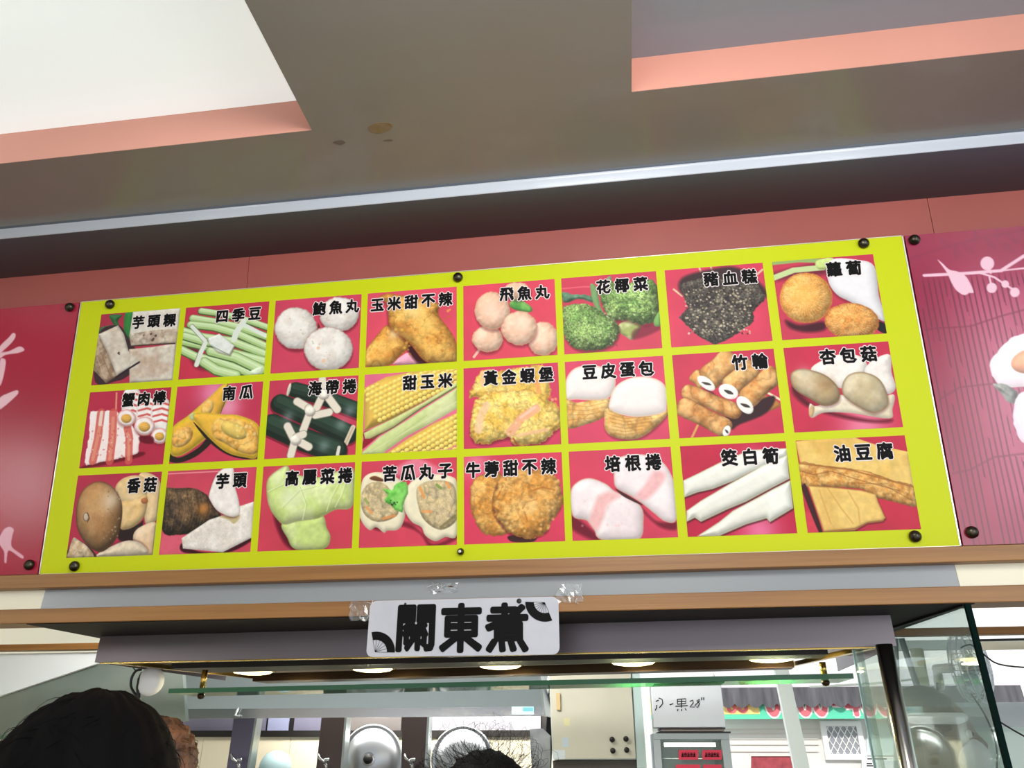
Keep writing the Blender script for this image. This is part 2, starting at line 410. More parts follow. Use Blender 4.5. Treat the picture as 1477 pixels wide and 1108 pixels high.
def f_broccoli(p):
    p.line([(745,180),(900,165),(1080,170)], 10, (240,120,130), .6)
    p.blob([(735,205),(820,225),(900,220),(970,250),(950,280),(860,250),(760,280)], (110,150,120), c2=(70,110,80), fuzz=20)
    p.blob([(1145,430),(1230,400),(1300,440),(1240,540),(1190,520),(1150,490)], (158,168,96), r=30, c2=(196,200,140)); p.blob([(1250,470),(1400,430),(1430,470),(1250,540)], (90,20,40), flat=True, soft=20, alpha=.6)
    p.blob([(940,150),(985,170),(1010,300),(1050,380),(1020,380),(960,280)], (120,158,100), r=18)
    p.blob([(1055,110),(1085,90),(1088,150),(1060,190)], (120,150,110), r=14)
    for q in ([(1010,230),(1060,130),(1200,140),(1320,100),(1400,140),(1425,250),(1420,380),(1320,435),(1200,405),(1090,400),(1040,330)],
              [(745,330),(800,295),(900,290),(980,320),(1080,380),(1145,450),(1110,560),(1000,615),(860,615),(780,560),(750,480)]):
        p.blob(q, (112,146,78), r=130, c2=(150,180,104), ns=8, amp=.28, fine=.45, fuzz=26, lo=.45, hi=1.15, sh=(4,16,.5,18))
    p.dots(90, (760,300,1130,590), 6, [(200,214,160),(60,84,52),(170,190,130)], 3, .6); p.dots(80, (1050,150,1400,400), 6, [(206,218,166),(70,96,60)], 4, .6)
    p.blob([(1390,400),(1435,330),(1440,430),(1400,445)], (120,170,90), r=20)
def f_bloodcake(p):
    for a, b in (((90,280),(140,320)), ((245,150),(262,190)), ((315,145),(330,190)), ((630,160),(585,200))): p.line([a, b], 11, (230,190,160))
    p.blob([(140,210),(350,150),(480,150),(600,230),(650,330),(400,400),(150,320)], (60,40,42), flat=True, soft=22)
    p.blob([(125,245),(280,205),(480,235),(590,240),(655,335),(570,420),(580,480),(420,590),(340,622),(240,570),(120,450),(175,390)], (66,58,54), r=40, c2=(92,86,76), ns=10, amp=.35, fine=.6, fuzz=14, lo=.7, hard=True)
    rg = np.random.RandomState(2)
    p.dots(300, (160,270,560,560), 5, [(206,190,150),(170,160,128),(30,26,28),(224,208,186)], 6, .75); p.dots(40, (250,500,420,600), 4, [(150,150,130),(30,26,26)], 7, .6)
    p.blob([(600,470),(580,490),(430,600),(300,640),(700,640),(700,420)], RED, flat=True, soft=8, amp=.02) if False else None
def f_radish(p):
    p.blob([(700,180),(1020,120),(1020,190),(860,200),(720,230)], (120,40,60), flat=True, soft=30)
    p.line([(690,120),(850,105),(1020,110)], 26, (150,176,100)); p.line([(700,210),(820,165),(1000,150)], 34, (196,212,150)); p.blob([(960,110),(1060,92),(1050,150),(970,160)], (196,214,130), r=20)
    p.blob([(770,470),(860,500),(1000,480),(1010,530),(900,545),(800,520)], (70,20,35), flat=True, soft=22)
    p.blob([(1060,100),(1200,105),(1310,145),(1340,330),(1380,480),(1250,410),(1165,360),(1090,320),(1040,255),(1025,170)], (234,231,232), r=60, lo=.75, hi=1.05, amp=.03, sh=(-4,14,.35))
    p.blob([(1330,480),(1380,500),(1390,555),(1330,530)], (20,16,20), flat=True)
    p.ell(895, 335, 163, 155, 10, (228,160,76), r=120, c2=(240,184,104), ns=16, amp=.12, fine=.16, rim=((206,120,60), 16), fuzz=8)
    p.ell(1175, 480, 165, 112, 5, (218,146,70), r=110, c2=(232,172,96), ns=16, amp=.14, fine=.2, rim=((190,110,52), 14), fuzz=8)
    for cx, cy, R_, n in ((880,325,130,46), (1170,490,120,44)):
        for i in range(n):
            t = 2 * PI * i / n; p.line([(cx + R_ * .45 * math.cos(t), cy + R_ * .42 * math.sin(t)), (cx + R_ * math.cos(t), cy + R_ * .92 * math.sin(t))], 3, (250,206,140), .45)
    p.glow((880,325), 60, (250,196,100), .6)
def f_crabstick(p):
    p.line([(378,85),(374,230)], 13, (226,150,120))
    p.blob([(165,600),(540,510),(545,545),(180,620)], (110,10,30), flat=True, soft=14)
    p.blob([(190,215),(380,215),(500,330),(548,400),(535,520),(420,550),(170,602),(155,580),(185,400)], (244,226,222), r=14, hard=True, lo=.85, amp=.04, fuzz=12)
    for x0, x1, w_ in ((268,215,60),(355,335,60),(458,470,56)):
        y0 = 225 if x0 < 400 else 335
        p.line([(x0, y0), ((x0 + x1) / 2 + 8, 400), (x1, 570)], w_, (214,92,82), .85); p.line([(x0, y0 + 40), ((x0 + x1) / 2 + 6, 400), (x1, 560)], w_ * .4, (236,160,130), .7)
    p.dots(60, (200,300,500,560), 6, [(250,226,214),(206,70,66)], 2, .5)
    p.line([(272,225),(262,310)], 26, (244,214,200)); p.line([(312,225),(306,300)], 30, (250,244,242))
    for cx, cy in ((495,130),(600,200),(705,200)):
        p.blob([(cx-60,cy-60),(cx+50,cy-60),(cx+60,cy+160),(cx-70,cy+120)], (246,236,232), r=30)
        for k in range(4): p.line([(cx-62,cy-30+k*42),(cx,cy-46+k*42),(cx+56,cy-28+k*42)], 15, (212,80,76), .9)
    for cx, cy, r_ in ((450,265,68),(580,325,74),(690,395,62)):
        p.ell(cx, cy, r_, r_ * .92, 0, (246,230,228), r=30, rim=((222,130,120), 14), fuzz=10, sh=(0,10,.3))
        p.ell(cx, cy + 4, r_ * .56, r_ * .48, 0, (236,186,92), r=30, amp=.1)
        for k in (-1, 0, 1): p.line([(cx - 24, cy + 2 + k * 14), (cx + 22, cy - 8 + k * 14)], 5, (214,146,60), .7)
    p.blob([(545,400),(640,400),(640,450),(560,440)], (90,10,28), flat=True, soft=10, alpha=.8)
def f_pumpkin(p):
    p.glow((1080,80), 120, (240,150,190), .8); p.glow((1180,190), 90, (246,180,206), .7)  # pink reflection patches painted into the print
    p.blob([(765,520),(830,545),(960,480),(1030,410),(1060,440),(960,530),(840,580),(755,570)], (40,30,24), flat=True)
    p.blob([(775,340),(900,240),(1050,110),(1150,20),(1185,20),(1170,140),(1120,240),(1100,330),(1020,410),(900,500),(820,535),(765,510)], (226,186,50), r=60, c2=(236,176,70), ns=5, rim=((206,190,60), 14))
    p.ell(1030, 190, 42, 62, 30, (240,180,90), r=40, c2=(250,206,120), ns=18, amp=.2); p.ell(850, 400, 90, 60, -40, (240,176,86), r=40, c2=(250,200,116), ns=18, amp=.2)
    p.line([(1180,20),(1165,130),(1125,230)], 6, (90,70,30))
    p.blob([(930,290),(1020,410),(1150,510),(1280,550),(1390,545),(1390,520),(1200,490),(1050,400)], (36,28,24), flat=True)
    p.blob([(915,240),(1000,225),(1130,238),(1270,250),(1400,330),(1385,530),(1290,538),(1170,505),(1060,420),(960,310)], (232,192,56), r=50, c2=(238,186,66), ns=4, rim=((214,176,50), 12))
    p.blob([(1060,320),(1100,270),(1230,270),(1370,340),(1385,500),(1280,510),(1150,440),(1080,400)], (238,178,84), r=40, c2=(248,200,110), ns=16, amp=.2)
    p.ell(1220, 350, 100, 55, 25, (236,202,104), r=50, amp=.12); p.dots(24, (1240,290,1370,400), 10, [(250,226,160),(226,160,70)], 4, .6)
    p.blob([(900,240),(935,228),(930,280),(905,270)], (190,196,130), r=10)
def f_kelp(p):
    D = (38,56,44)
    def roll(q, w_):
        Q = np.array(q, float); p.line(Q + (0, 10), w_ + 14, (90,14,30), .6); p.line(Q, w_, (26,38,30)); p.line(Q - (0, w_ * .12), w_ * .72, D); p.line(Q - (0, w_ * .22), w_ * .36, (52,76,60), .8)
    roll([(230,165),(420,215),(700,320)], 112); p.ell(185, 165, 12, 50, 15, (210,205,185), r=10)
    roll([(120,265),(380,380),(620,490)], 138); p.line([(655,440),(600,560)], 34, (222,206,182)); p.line([(655,440),(600,560)], 14, (200,180,150))
    roll([(60,420),(300,530),(530,610)], 160); p.line([(552,585),(540,640)], 24, (226,220,204))
    for c0 in ((570,420),(440,575),(630,320),(180,360)): p.glow(c0, 42, (170,190,190), .45)
    W = (232,222,204)
    for q in ([(245,250),(330,300)],[(330,300),(380,350),(480,330)],[(335,340),(290,460)],[(390,295),(440,190),(430,90)],[(450,190),(540,310)],
              [(175,430),(220,520),(330,580)],[(230,530),(200,640)],[(240,510),(290,490)]):
        p.line(q, 62, (150,140,120), .8); p.line(q, 52, W)
    for c0 in ((340,320),(440,200),(235,530)): p.ell(c0[0], c0[1], 38, 34, 0, (242,234,220), r=24, sh=(2,6,.4,10))
def f_corn(p):
    Y1, Y2 = (240,210,110), (250,230,160)
    def cob(q):
        p.blob(q, (226,184,84), r=110, hard=True, amp=.05)
    def kernels(ox, oy, ax, ay, nx, ny, clip):
        a = np.array(ax, float); b = np.array(ay, float)
        from_ = np.array([ox, oy], float)
        for i in range(nx):
            for j in range(ny):
                c0 = from_ + a * i + b * j + (a * .5 if j % 2 else 0)
                if clip(c0[0], c0[1]): 
                    p.ell(c0[0], c0[1], np.hypot(*a) * .50, np.hypot(*b) * .46, math.degrees(math.atan2(a[1], a[0])), Y1 if (i * 7 + j) % 3 else (236,200,96), r=13, lo=.72, hi=1.12, amp=0)
    p.blob([(725,600),(900,440),(740,470),(735,520),(725,560)], (150,30,50), flat=True)
    cob([(745,150),(900,70),(1100,30),(1420,10),(1420,110),(1180,250),(960,370),(740,465)])
    kernels(740, 175, (33, -16), (14, 31), 22, 10, lambda x, y: y > 150 - (x - 745) * .30 and y < 450 - (x - 740) * .50 and x < 1440)
    cob([(900,630),(1060,520),(1250,410),(1430,330),(1430,560),(1300,600)])
    kernels(925, 600, (33, -19), (14, 31), 18, 8, lambda x, y: y > 625 - (x - 900) * .56 and y < 640 and x < 1440)
    p.blob([(735,480),(960,370),(1180,255),(1425,105),(1425,145),(1150,300),(960,430),(780,520),(745,522)], (196,204,136), r=22, hard=True, lo=.8, amp=.08)
    p.blob([(725,620),(850,510),(1050,390),(1200,290),(1425,150),(1425,300),(1250,400),(1060,500),(900,610),(870,635),(725,640)], (206,212,156), r=40, hard=True, lo=.85, c2=(192,204,136), ns=3, amp=.06)
    p.line([(800,520),(960,435),(1150,305),(1420,140)], 9, (80,100,40), .9); p.line([(780,620),(1100,440),(1420,250)], 6, (226,226,180), .7); p.line([(900,560),(1200,350)], 4, (160,180,110), .6)
def f_shrimpburger(p):
    G, G2 = (236,190,84), (248,216,124)
    p.blob([(90,240),(160,120),(300,110),(440,90),(560,75),(600,160),(615,270),(540,330),(300,350),(130,290),(75,290)], G, r=60, c2=G2, ns=9, amp=.22, fine=.1, fuzz=30, lo=.6, rim=((206,140,60), 12))
    p.line([(170,130),(170,200)], 40, (246,190,150), .7); p.line([(520,180),(540,250)], 34, (240,160,100), .7)
    p.blob([(130,300),(220,250),(380,240),(520,250),(600,290),(680,370),(690,470),(640,520),(560,590),(380,600),(350,560),(280,570),(200,595),(110,580),(80,500),(95,400)], G, r=90, c2=G2, ns=8, amp=.22, fine=.12, fuzz=34, lo=.58, rim=((210,140,64), 12), sh=(0,14,.45))
    p.line([(190,340),(150,420),(140,500)], 52, (244,200,170), .7); p.line([(520,360),(420,430),(350,520)], 56, (240,172,140), .85); p.line([(510,355),(420,420)], 18, (250,206,186), .7)
    p.line([(400,540),(600,500)], 22, (240,180,150), .6); p.line([(370,560),(395,600)], 12, (150,60,40), .7)
    p.dots(60, (120,270,660,560), 8, [(250,230,150),(206,150,60),(232,170,70)], 5, .5)
def f_tofuegg(p):
    G, G2 = (214,160,84), (238,196,124)
    p.blob([(725,300),(800,320),(1000,290),(1010,370),(960,430),(850,470),(740,495),(725,420)], G, r=50, c2=G2, ns=12, amp=.2, lo=.6)
    p.blob([(1000,360),(1150,420),(1380,380),(1395,410),(1310,500),(1200,565),(1060,560),(990,510),(980,440)], G, r=50, c2=G2, ns=12, amp=.22, lo=.6, sh=(2,14,.4))
    for k in range(6): p.line([(1010 + k * 6, 400 + k * 26), (1120, 430 + k * 22), (1340 - k * 26, 405 + k * 24)], 5, (170,110,50), .55)
    for k in range(4): p.line([(735, 330 + k * 36), (860, 350 + k * 26), (990, 320 + k * 30)], 5, (170,110,50), .5)
    W = (240,228,222)
    p.blob([(720,170),(780,90),(900,70),(1020,110),(1055,190),(1010,290),(900,305),(800,300),(722,290)], W, r=80, lo=.8, hi=1.05, amp=.04, rim=((222,180,150), 14))
    p.blob([(1010,330),(1050,220),(1150,160),(1280,155),(1380,210),(1395,340),(1370,395),(1200,420),(1080,400),(1020,370)], W, r=80, lo=.82, hi=1.05, amp=.03, rim=((226,190,160), 12))
def f_chikuwa(p):
    p.line([(600,310),(700,365)], 13, (236,220,180)); p.line([(190,505),(150,590)], 12, (214,160,90))
    p.blob([(580,330),(680,380),(620,420),(560,410)], (180,120,60), r=14)
    p.blob([(230,290),(430,380),(640,330),(600,430),(440,500),(380,520),(300,330)], (50,20,26), flat=True, soft=12)
    O, O2 = (206,140,74), (234,182,116)
    def tub(q, w_, end=None, er=(52,34), ea=30):
        Q = np.array(q, float); P = []
        d = (Q[-1] - Q[0]) / np.linalg.norm(Q[-1] - Q[0]); n = np.array([-d[1], d[0]]) * w_ / 2
        p.blob([Q[0] - n, (Q[0] + Q[-1]) / 2 - n * 1.08, Q[-1] - n, Q[-1] + n, (Q[0] + Q[-1]) / 2 + n * 1.08, Q[0] + n], O, r=w_ * .5, c2=O2, ns=10, amp=.2, lo=.55, rim=((150,84,40), 6), hard=False)
        if end:
            p.ell(end[0], end[1], er[0], er[1], ea, (234,230,222), r=12, lo=.85); p.blob([(end[0] - er[0] * .45, end[1] - er[1] * .25), (end[0] + er[0] * .2, end[1] - er[1] * .1), (end[0] + er[0] * .5, end[1] + er[1] * .38), (end[0] - er[0] * .05, end[1] + er[1] * .3)], (60,52,42), flat=True)
    tub([(160,200),(230,260)], 70)
    tub([(115,300),(430,430)], 84); tub([(85,385),(370,530)], 100, (362,540), (22,34), 20)
    tub([(400,100),(240,240)], 130, (240,255), (62,30), 38); tub([(520,150),(370,290)], 110, (372,305), (60,42), 25); tub([(650,190),(470,360)], 110, (470,385), (62,38), 48)
def f_eryngii(p):
    p.glow((1180,530), 130, (240,150,180), .75)  # pinkish gloss reflection put into the ink
    p.blob([(760,280),(900,400),(1200,480),(1340,480),(1300,500),(1100,480),(860,410),(760,330)], (90,10,30), flat=True, soft=24)
    W = (226,216,198)
    p.blob([(860,180),(960,110),(1080,85),(1180,120),(1180,200),(1060,290),(980,260)], (234,226,216), r=50, lo=.8)
    p.blob([(1180,190),(1240,120),(1330,95),(1340,200),(1365,290),(1320,330),(1240,300)], (232,222,214), r=50, lo=.78)
    p.blob([(855,380),(900,395),(1040,330),(1200,380),(1350,330),(1345,420),(1325,475),(1100,440),(940,435),(870,465),(850,440)], W, r=30, lo=.8, c2=(214,200,170), ns=5)
    p.ell(865, 425, 16, 38, 8, (196,166,120), r=10)
    p.blob([(738,210),(780,175),(860,180),(960,220),(1030,300),(1020,370),(940,395),(850,350),(760,290)], (188,164,124), r=80, c2=(206,186,150), ns=6, amp=.12, lo=.6, rim=((130,96,60), 12), sh=(2,12,.4))
    p.glow((950,270), 50, (150,110,66), .5); p.glow((820,200), 40, (206,196,170), .5)
    p.blob([(1045,280),(1080,215),(1160,195),(1250,225),(1300,290),(1320,390),(1240,440),(1140,400),(1060,340)], (212,198,166), r=90, c2=(196,178,140), ns=5, amp=.1, lo=.66, rim=((140,106,66), 12), sh=(2,12,.4))
def f_shiitake(p):
    p.blob([(50,690),(100,560),(200,600),(260,690)], (60,40,40), flat=True)
    p.blob([(430,470),(560,440),(600,420),(560,560),(430,560)], (40,24,24), flat=True, soft=14)
    p.blob([(560,80),(680,90),(730,200),(700,400),(620,440),(600,300)], (232,200,150), r=70, c2=(240,214,170), ns=4)
    p.blob([(390,180),(440,110),(540,85),(620,120),(620,230),(600,300),(440,290)], (224,190,134), r=60, c2=(236,206,156), ns=6)
    p.blob([(430,290),(520,260),(620,230),(615,360),(560,440),(480,480),(430,460)], (222,180,116), r=60, c2=(232,198,140), ns=6)
    p.ell(605, 270, 26, 22, 0, (176,96,56), r=20, alpha=.8)
    p.blob([(530,520),(600,450),(700,440),(690,665),(560,660)], (224,188,146), r=70, c2=(236,206,170), ns=4); p.glow((575,490), 22, (250,230,200), .8)
    p.blob([(60,640),(90,545),(130,560),(200,610),(240,690),(60,690)], (196,166,130), r=30, c2=(226,204,172), ns=18, amp=.2)
    p.blob([(270,680),(380,600),(500,560),(600,590),(620,665)], (222,204,176), r=60, amp=.15, sh=(0,-10,.4))
    p.blob([(108,330),(140,210),(220,140),(310,135),(390,190),(440,290),(440,430),(400,560),(300,645),(200,600),(120,480)], (170,124,78), r=170, c2=(190,146,98), ns=5, amp=.1, fine=.06, lo=.38, hi=1.16, rim=((84,52,30), 12))
    p.glow((355,270), 70, (236,220,196), .7); p.glow((230,260), 80, (206,160,104), .5)
    p.ell(180, 390, 22, 32, 0, (206,186,160), r=12, rim=((60,36,24), 8)); p.line([(190,360),(205,400),(190,430)], 5, (50,30,20))
    p.dots(40, (300,200,430,560), 5, [(110,70,44),(226,206,176)], 9, .45)
def f_taro(p):
    p.line([(760,75),(1180,50)], 8, (250,170,180), .8)
    p.blob([(740,520),(880,520),(940,560),(900,665),(720,660)], (232,110,130), flat=True, soft=50, alpha=.6)
    p.blob([(885,580),(1000,640),(1180,640),(1380,540),(1385,570),(1200,655),(900,650)], (60,12,24), flat=True, soft=10)
    p.blob([(745,200),(820,180),(960,180),(1060,230),(1140,340),(1160,390),(1050,450),(940,510),(860,520),(740,490)], (66,54,44), r=120, c2=(110,86,60), ns=10, amp=.45, fine=.3, lo=.4, hi=1.15, fuzz=12)
    p.glow((1035,330), 46, (220,140,60), .8); p.glow((890,350), 44, (150,110,76), .5)
    for k in range(9): p.line([(770 + k * 36, 200 + k * 3), (790 + k * 36, 340), (770 + k * 34, 490 - k * 6)], 4, (150,126,96) if k % 2 else (24,18,16), .5)
    p.blob([(880,545),(1080,410),(1170,380),(1290,350),(1300,310),(1405,275),(1395,540),(1180,648),(890,620)], (230,222,212), r=30, hard=True, lo=.85, fine=.05, c2=(220,210,198), ns=9)
    p.blob([(1150,385),(1290,370),(1300,400),(1260,440),(1220,410)], (190,170,110), flat=True, soft=12, alpha=.8)
    p.blob([(1180,30),(1250,25),(1260,140),(1295,270),(1300,365),(1240,388),(1140,345),(1085,270),(1075,220),(1120,90)], (236,228,220), r=34, lo=.85, rim=((200,170,160), 8), sh=(-4,10,.45))
def f_cabbage(p):
    G, G2 = (214,224,164), (196,214,128)
    p.blob([(120,430),(200,560),(270,700),(200,660),(140,540)], (100,14,34), flat=True, soft=26)
    p.blob([(180,520),(330,490),(470,460),(500,540),(530,620),(480,698),(280,700),(220,620)], G, r=60, c2=G2, ns=5, amp=.1, lo=.68, rim=((150,160,90), 10), sh=(-6,12,.35))
    p.blob([(70,300),(80,200),(160,130),(220,108),(260,160),(420,190),(560,150),(690,130),(685,390),(560,420),(440,480),(300,500),(200,525),(140,480),(90,400)], G, r=100, c2=G2, ns=5, amp=.1, lo=.68, hi=1.12, rim=((160,160,100), 12))
    p.glow((230,330), 70, (238,246,214), .6); p.glow((150,200), 50, (240,244,214), .5); p.glow((380,370), 50, (190,220,110), .6)
    for q in ([(80,290),(180,240),(240,150)], [(500,430),(530,330),(600,200)], [(560,400),(600,320),(640,200)], [(300,250),(350,380),(330,490)], [(180,400),(300,280),(420,250)]): p.line(q, 7, (236,240,200), .65); p.line(np.array(q) + (10, 4), 4, (160,180,100), .5)
def f_bittermelon(p):
    p.blob([(1090,60),(1180,60),(1330,150),(1250,190),(960,160)], (240,150,170), flat=True, soft=30, alpha=.7)
    p.blob([(740,480),(880,570),(1050,500),(1180,590),(1260,660),(1420,600),(1400,640),(1240,690),(1120,560)], (90,10,28), flat=True, soft=20, alpha=.7)
    W = (232,222,190); F, F2 = (220,196,146), (200,180,140)
    p.blob([(735,300),(760,190),(840,150),(960,170),(1040,240),(1060,400),(1040,510),(1000,560),(930,565),(905,580),(850,540),(800,560),(735,470)], W, r=40, lo=.75, amp=.05)
    p.blob([(740,330),(780,240),(880,220),(960,290),(1010,430),(940,490),(840,500),(760,440)], F, r=40, c2=F2, ns=12, amp=.22, fine=.1)
    p.blob([(800,190),(840,175),(900,200),(890,218),(820,208)], (110,66,44), r=10, rim=((220,170,110), 6))
    p.blob([(1050,400),(1080,240),(1200,170),(1380,180),(1425,260),(1425,590),(1340,610),(1270,640),(1200,600),(1170,540),(1100,500)], W, r=40, lo=.75, amp=.05, sh=(-6,10,.3))
    p.blob([(1140,260),(1250,210),(1390,230),(1422,340),(1420,490),(1310,560),(1200,500),(1150,400)], F, r=40, c2=F2, ns=12, amp=.22, fine=.1)
    for q, c in (([(1160,260),(1190,330)], (240,150,70)), ([(1350,225),(1370,260)], (240,150,70)), ([(1180,430),(1240,430)], (240,160,90)), ([(780,400),(820,440)], (240,160,90)), ([(900,480),(980,460)], (236,150,80)), ([(1280,240),(1310,265)], (110,150,60)), ([(770,340),(790,370)], (140,160,80)), ([(1310,540),(1410,460)], (120,110,70))): p.line(q, 20, c, .75)
    p.blob([(895,265),(960,275),(990,230),(1060,225),(1075,300),(1045,370),(1035,430),(990,420),(960,390),(910,350),(930,310)], (92,180,66), r=24, c2=(140,214,104), ns=10, lo=.6, fuzz=16)
    p.dots(10, (940,350,1000,385), 6, [(30,60,30),(20,30,20)], 3)
def f_burdock(p):
    p.glow((120,130), 90, (246,160,180), .6)
    G, G2 = (214,148,66), (236,184,104)
    p.blob([(340,600),(510,600),(500,640),(360,640)], (60,30,30), flat=True)
    p.blob([(110,230),(200,190),(300,200),(300,400),(330,580),(220,600),(150,560),(90,440),(80,330)], G, r=80, c2=G2, ns=9, amp=.26, fine=.1, fuzz=30, lo=.58, rim=((160,96,36), 12))
    p.blob([(240,330),(280,220),(380,170),(520,160),(640,200),(690,300),(690,410),(620,500),(600,570),(500,615),(380,600),(300,540),(240,440)], G, r=110, c2=G2, ns=8, amp=.26, fine=.1, fuzz=34, lo=.58, rim=((156,90,34), 12), sh=(-6,10,.5,16))
    for q in ([(500,300),(560,280),(640,300)], [(430,420),(450,380),(520,360)], [(300,270),(260,350)], [(440,440),(460,500)]): p.line(q, 9, (170,96,34), .6)
    p.dots(70, (260,200,670,580), 9, [(248,206,130),(180,110,44),(240,190,110)], 5, .5); p.glow((480,400), 50, (250,206,140), .5)
def f_baconroll(p):
    p.blob([(760,470),(860,540),(930,600),(950,650),(760,560)], (90,8,28), flat=True, soft=26, alpha=.8); p.blob([(1200,400),(1300,500),(1400,510),(1440,510),(1430,560),(1330,540),(1230,450)], (90,8,28), flat=True, soft=22, alpha=.8)
    W, W2 = (238,222,222), (244,232,230)
    p.blob([(1030,230),(1040,110),(1120,70),(1240,70),(1340,110),(1400,190),(1430,290),(1440,490),(1370,508),(1290,450),(1210,385),(1140,340),(1050,290)], W, r=70, c2=W2, ns=4, lo=.74, hi=1.05, amp=.05, rim=((206,150,130), 10))
    p.blob([(1290,180),(1360,190),(1350,250),(1250,360),(1170,345),(1230,270)], (240,176,176), flat=True, soft=30, alpha=.85)
    p.blob([(745,310),(800,240),(880,222),(980,260),(1040,310),(1130,350),(1210,410),(1225,500),(1190,625),(950,625),(900,560),(850,500),(760,470)], W, r=80, c2=W2, ns=4, lo=.74, hi=1.05, amp=.05, rim=((206,150,120), 10))
    p.blob([(930,340),(1010,310),(1070,340),(990,400),(960,490),(920,560),(870,510),(890,430)], (240,178,174), flat=True, soft=30, alpha=.85)
    p.blob([(1040,290),(1140,345),(1220,395),(1190,390),(1090,340)], (70,30,30), flat=True)
    p.dots(20, (760,260,1180,600), 8, [(230,200,190),(244,190,184)], 6, .4)
def f_waterbamboo(p):
    p.glow((480,600), 110, (236,130,170), .8)
    W = (232,230,216)
    def sh(q): p.blob(q, W, r=46, lo=.68, hi=1.06, hard=True, c2=(240,240,228), ns=3, amp=.04, rim=((190,196,150), 9), sh=(4,10,.7,8))
    sh([(25,300),(110,260),(240,195),(420,120),(540,115),(640,110),(640,160),(460,230),(330,300),(200,350),(110,370),(30,400)])
    sh([(45,480),(130,420),(300,320),(500,210),(640,150),(655,290),(540,350),(400,425),(290,470),(130,545),(95,520),(45,545)])
    sh([(110,630),(240,545),(320,480),(470,400),(560,350),(660,300),(678,465),(540,548),(520,525),(400,560),(260,620),(240,630)])
    p.glow((440,190), 70, (250,250,244), .4)
def f_friedtofu(p):
    p.blob([(700,500),(850,500),(850,610),(750,610)], (230,80,90), flat=True, soft=30, alpha=.5)
    T, T2 = (226,190,108), (214,172,88)
    p.blob([(690,70),(850,50),(1040,50),(1180,100),(1360,140),(1400,400),(1250,330),(1000,270),(720,205)], T, r=24, hard=True, c2=T2, ns=4, amp=.1, lo=.8)
    p.blob([(700,200),(850,215),(1100,250),(1250,305),(1395,350),(1412,465),(1290,440),(1170,410),(1080,360),(900,345),(730,330)], (200,140,66), r=34, c2=(226,178,104), ns=14, amp=.32, fine=.12, fuzz=12, lo=.6, rim=((146,90,36), 10))
    p.line([(700,200),(850,220),(1000,240),(1250,310),(1390,350)], 10, (160,100,40), .8)
    p.line([(730,250),(800,270),(900,250),(1050,300),(1300,370)], 6, (130,76,30), .6); p.line([(1000,320),(1200,330),(1380,430)], 5, (130,76,30), .5)
    p.blob([(735,330),(760,345),(850,600),(830,610),(730,360)], (60,16,20), flat=True)
    p.blob([(765,335),(900,345),(1080,365),(1165,390),(1180,440),(1220,530),(1200,550),(1110,560),(1040,600),(860,610)], T, r=22, hard=True, c2=(216,176,96), ns=4, amp=.1, lo=.78, rim=((170,110,50), 8), sh=(4,8,.6,8))
    for q in ([(880,350),(960,470),(1030,560)], [(1000,370),(1060,470),(1070,560)], [(830,360),(900,560)]): p.line(q, 10, (206,156,80), .6)
    p.line([(860,606),(1040,590),(1120,555),(1205,545)], 9, (150,96,50), .8)

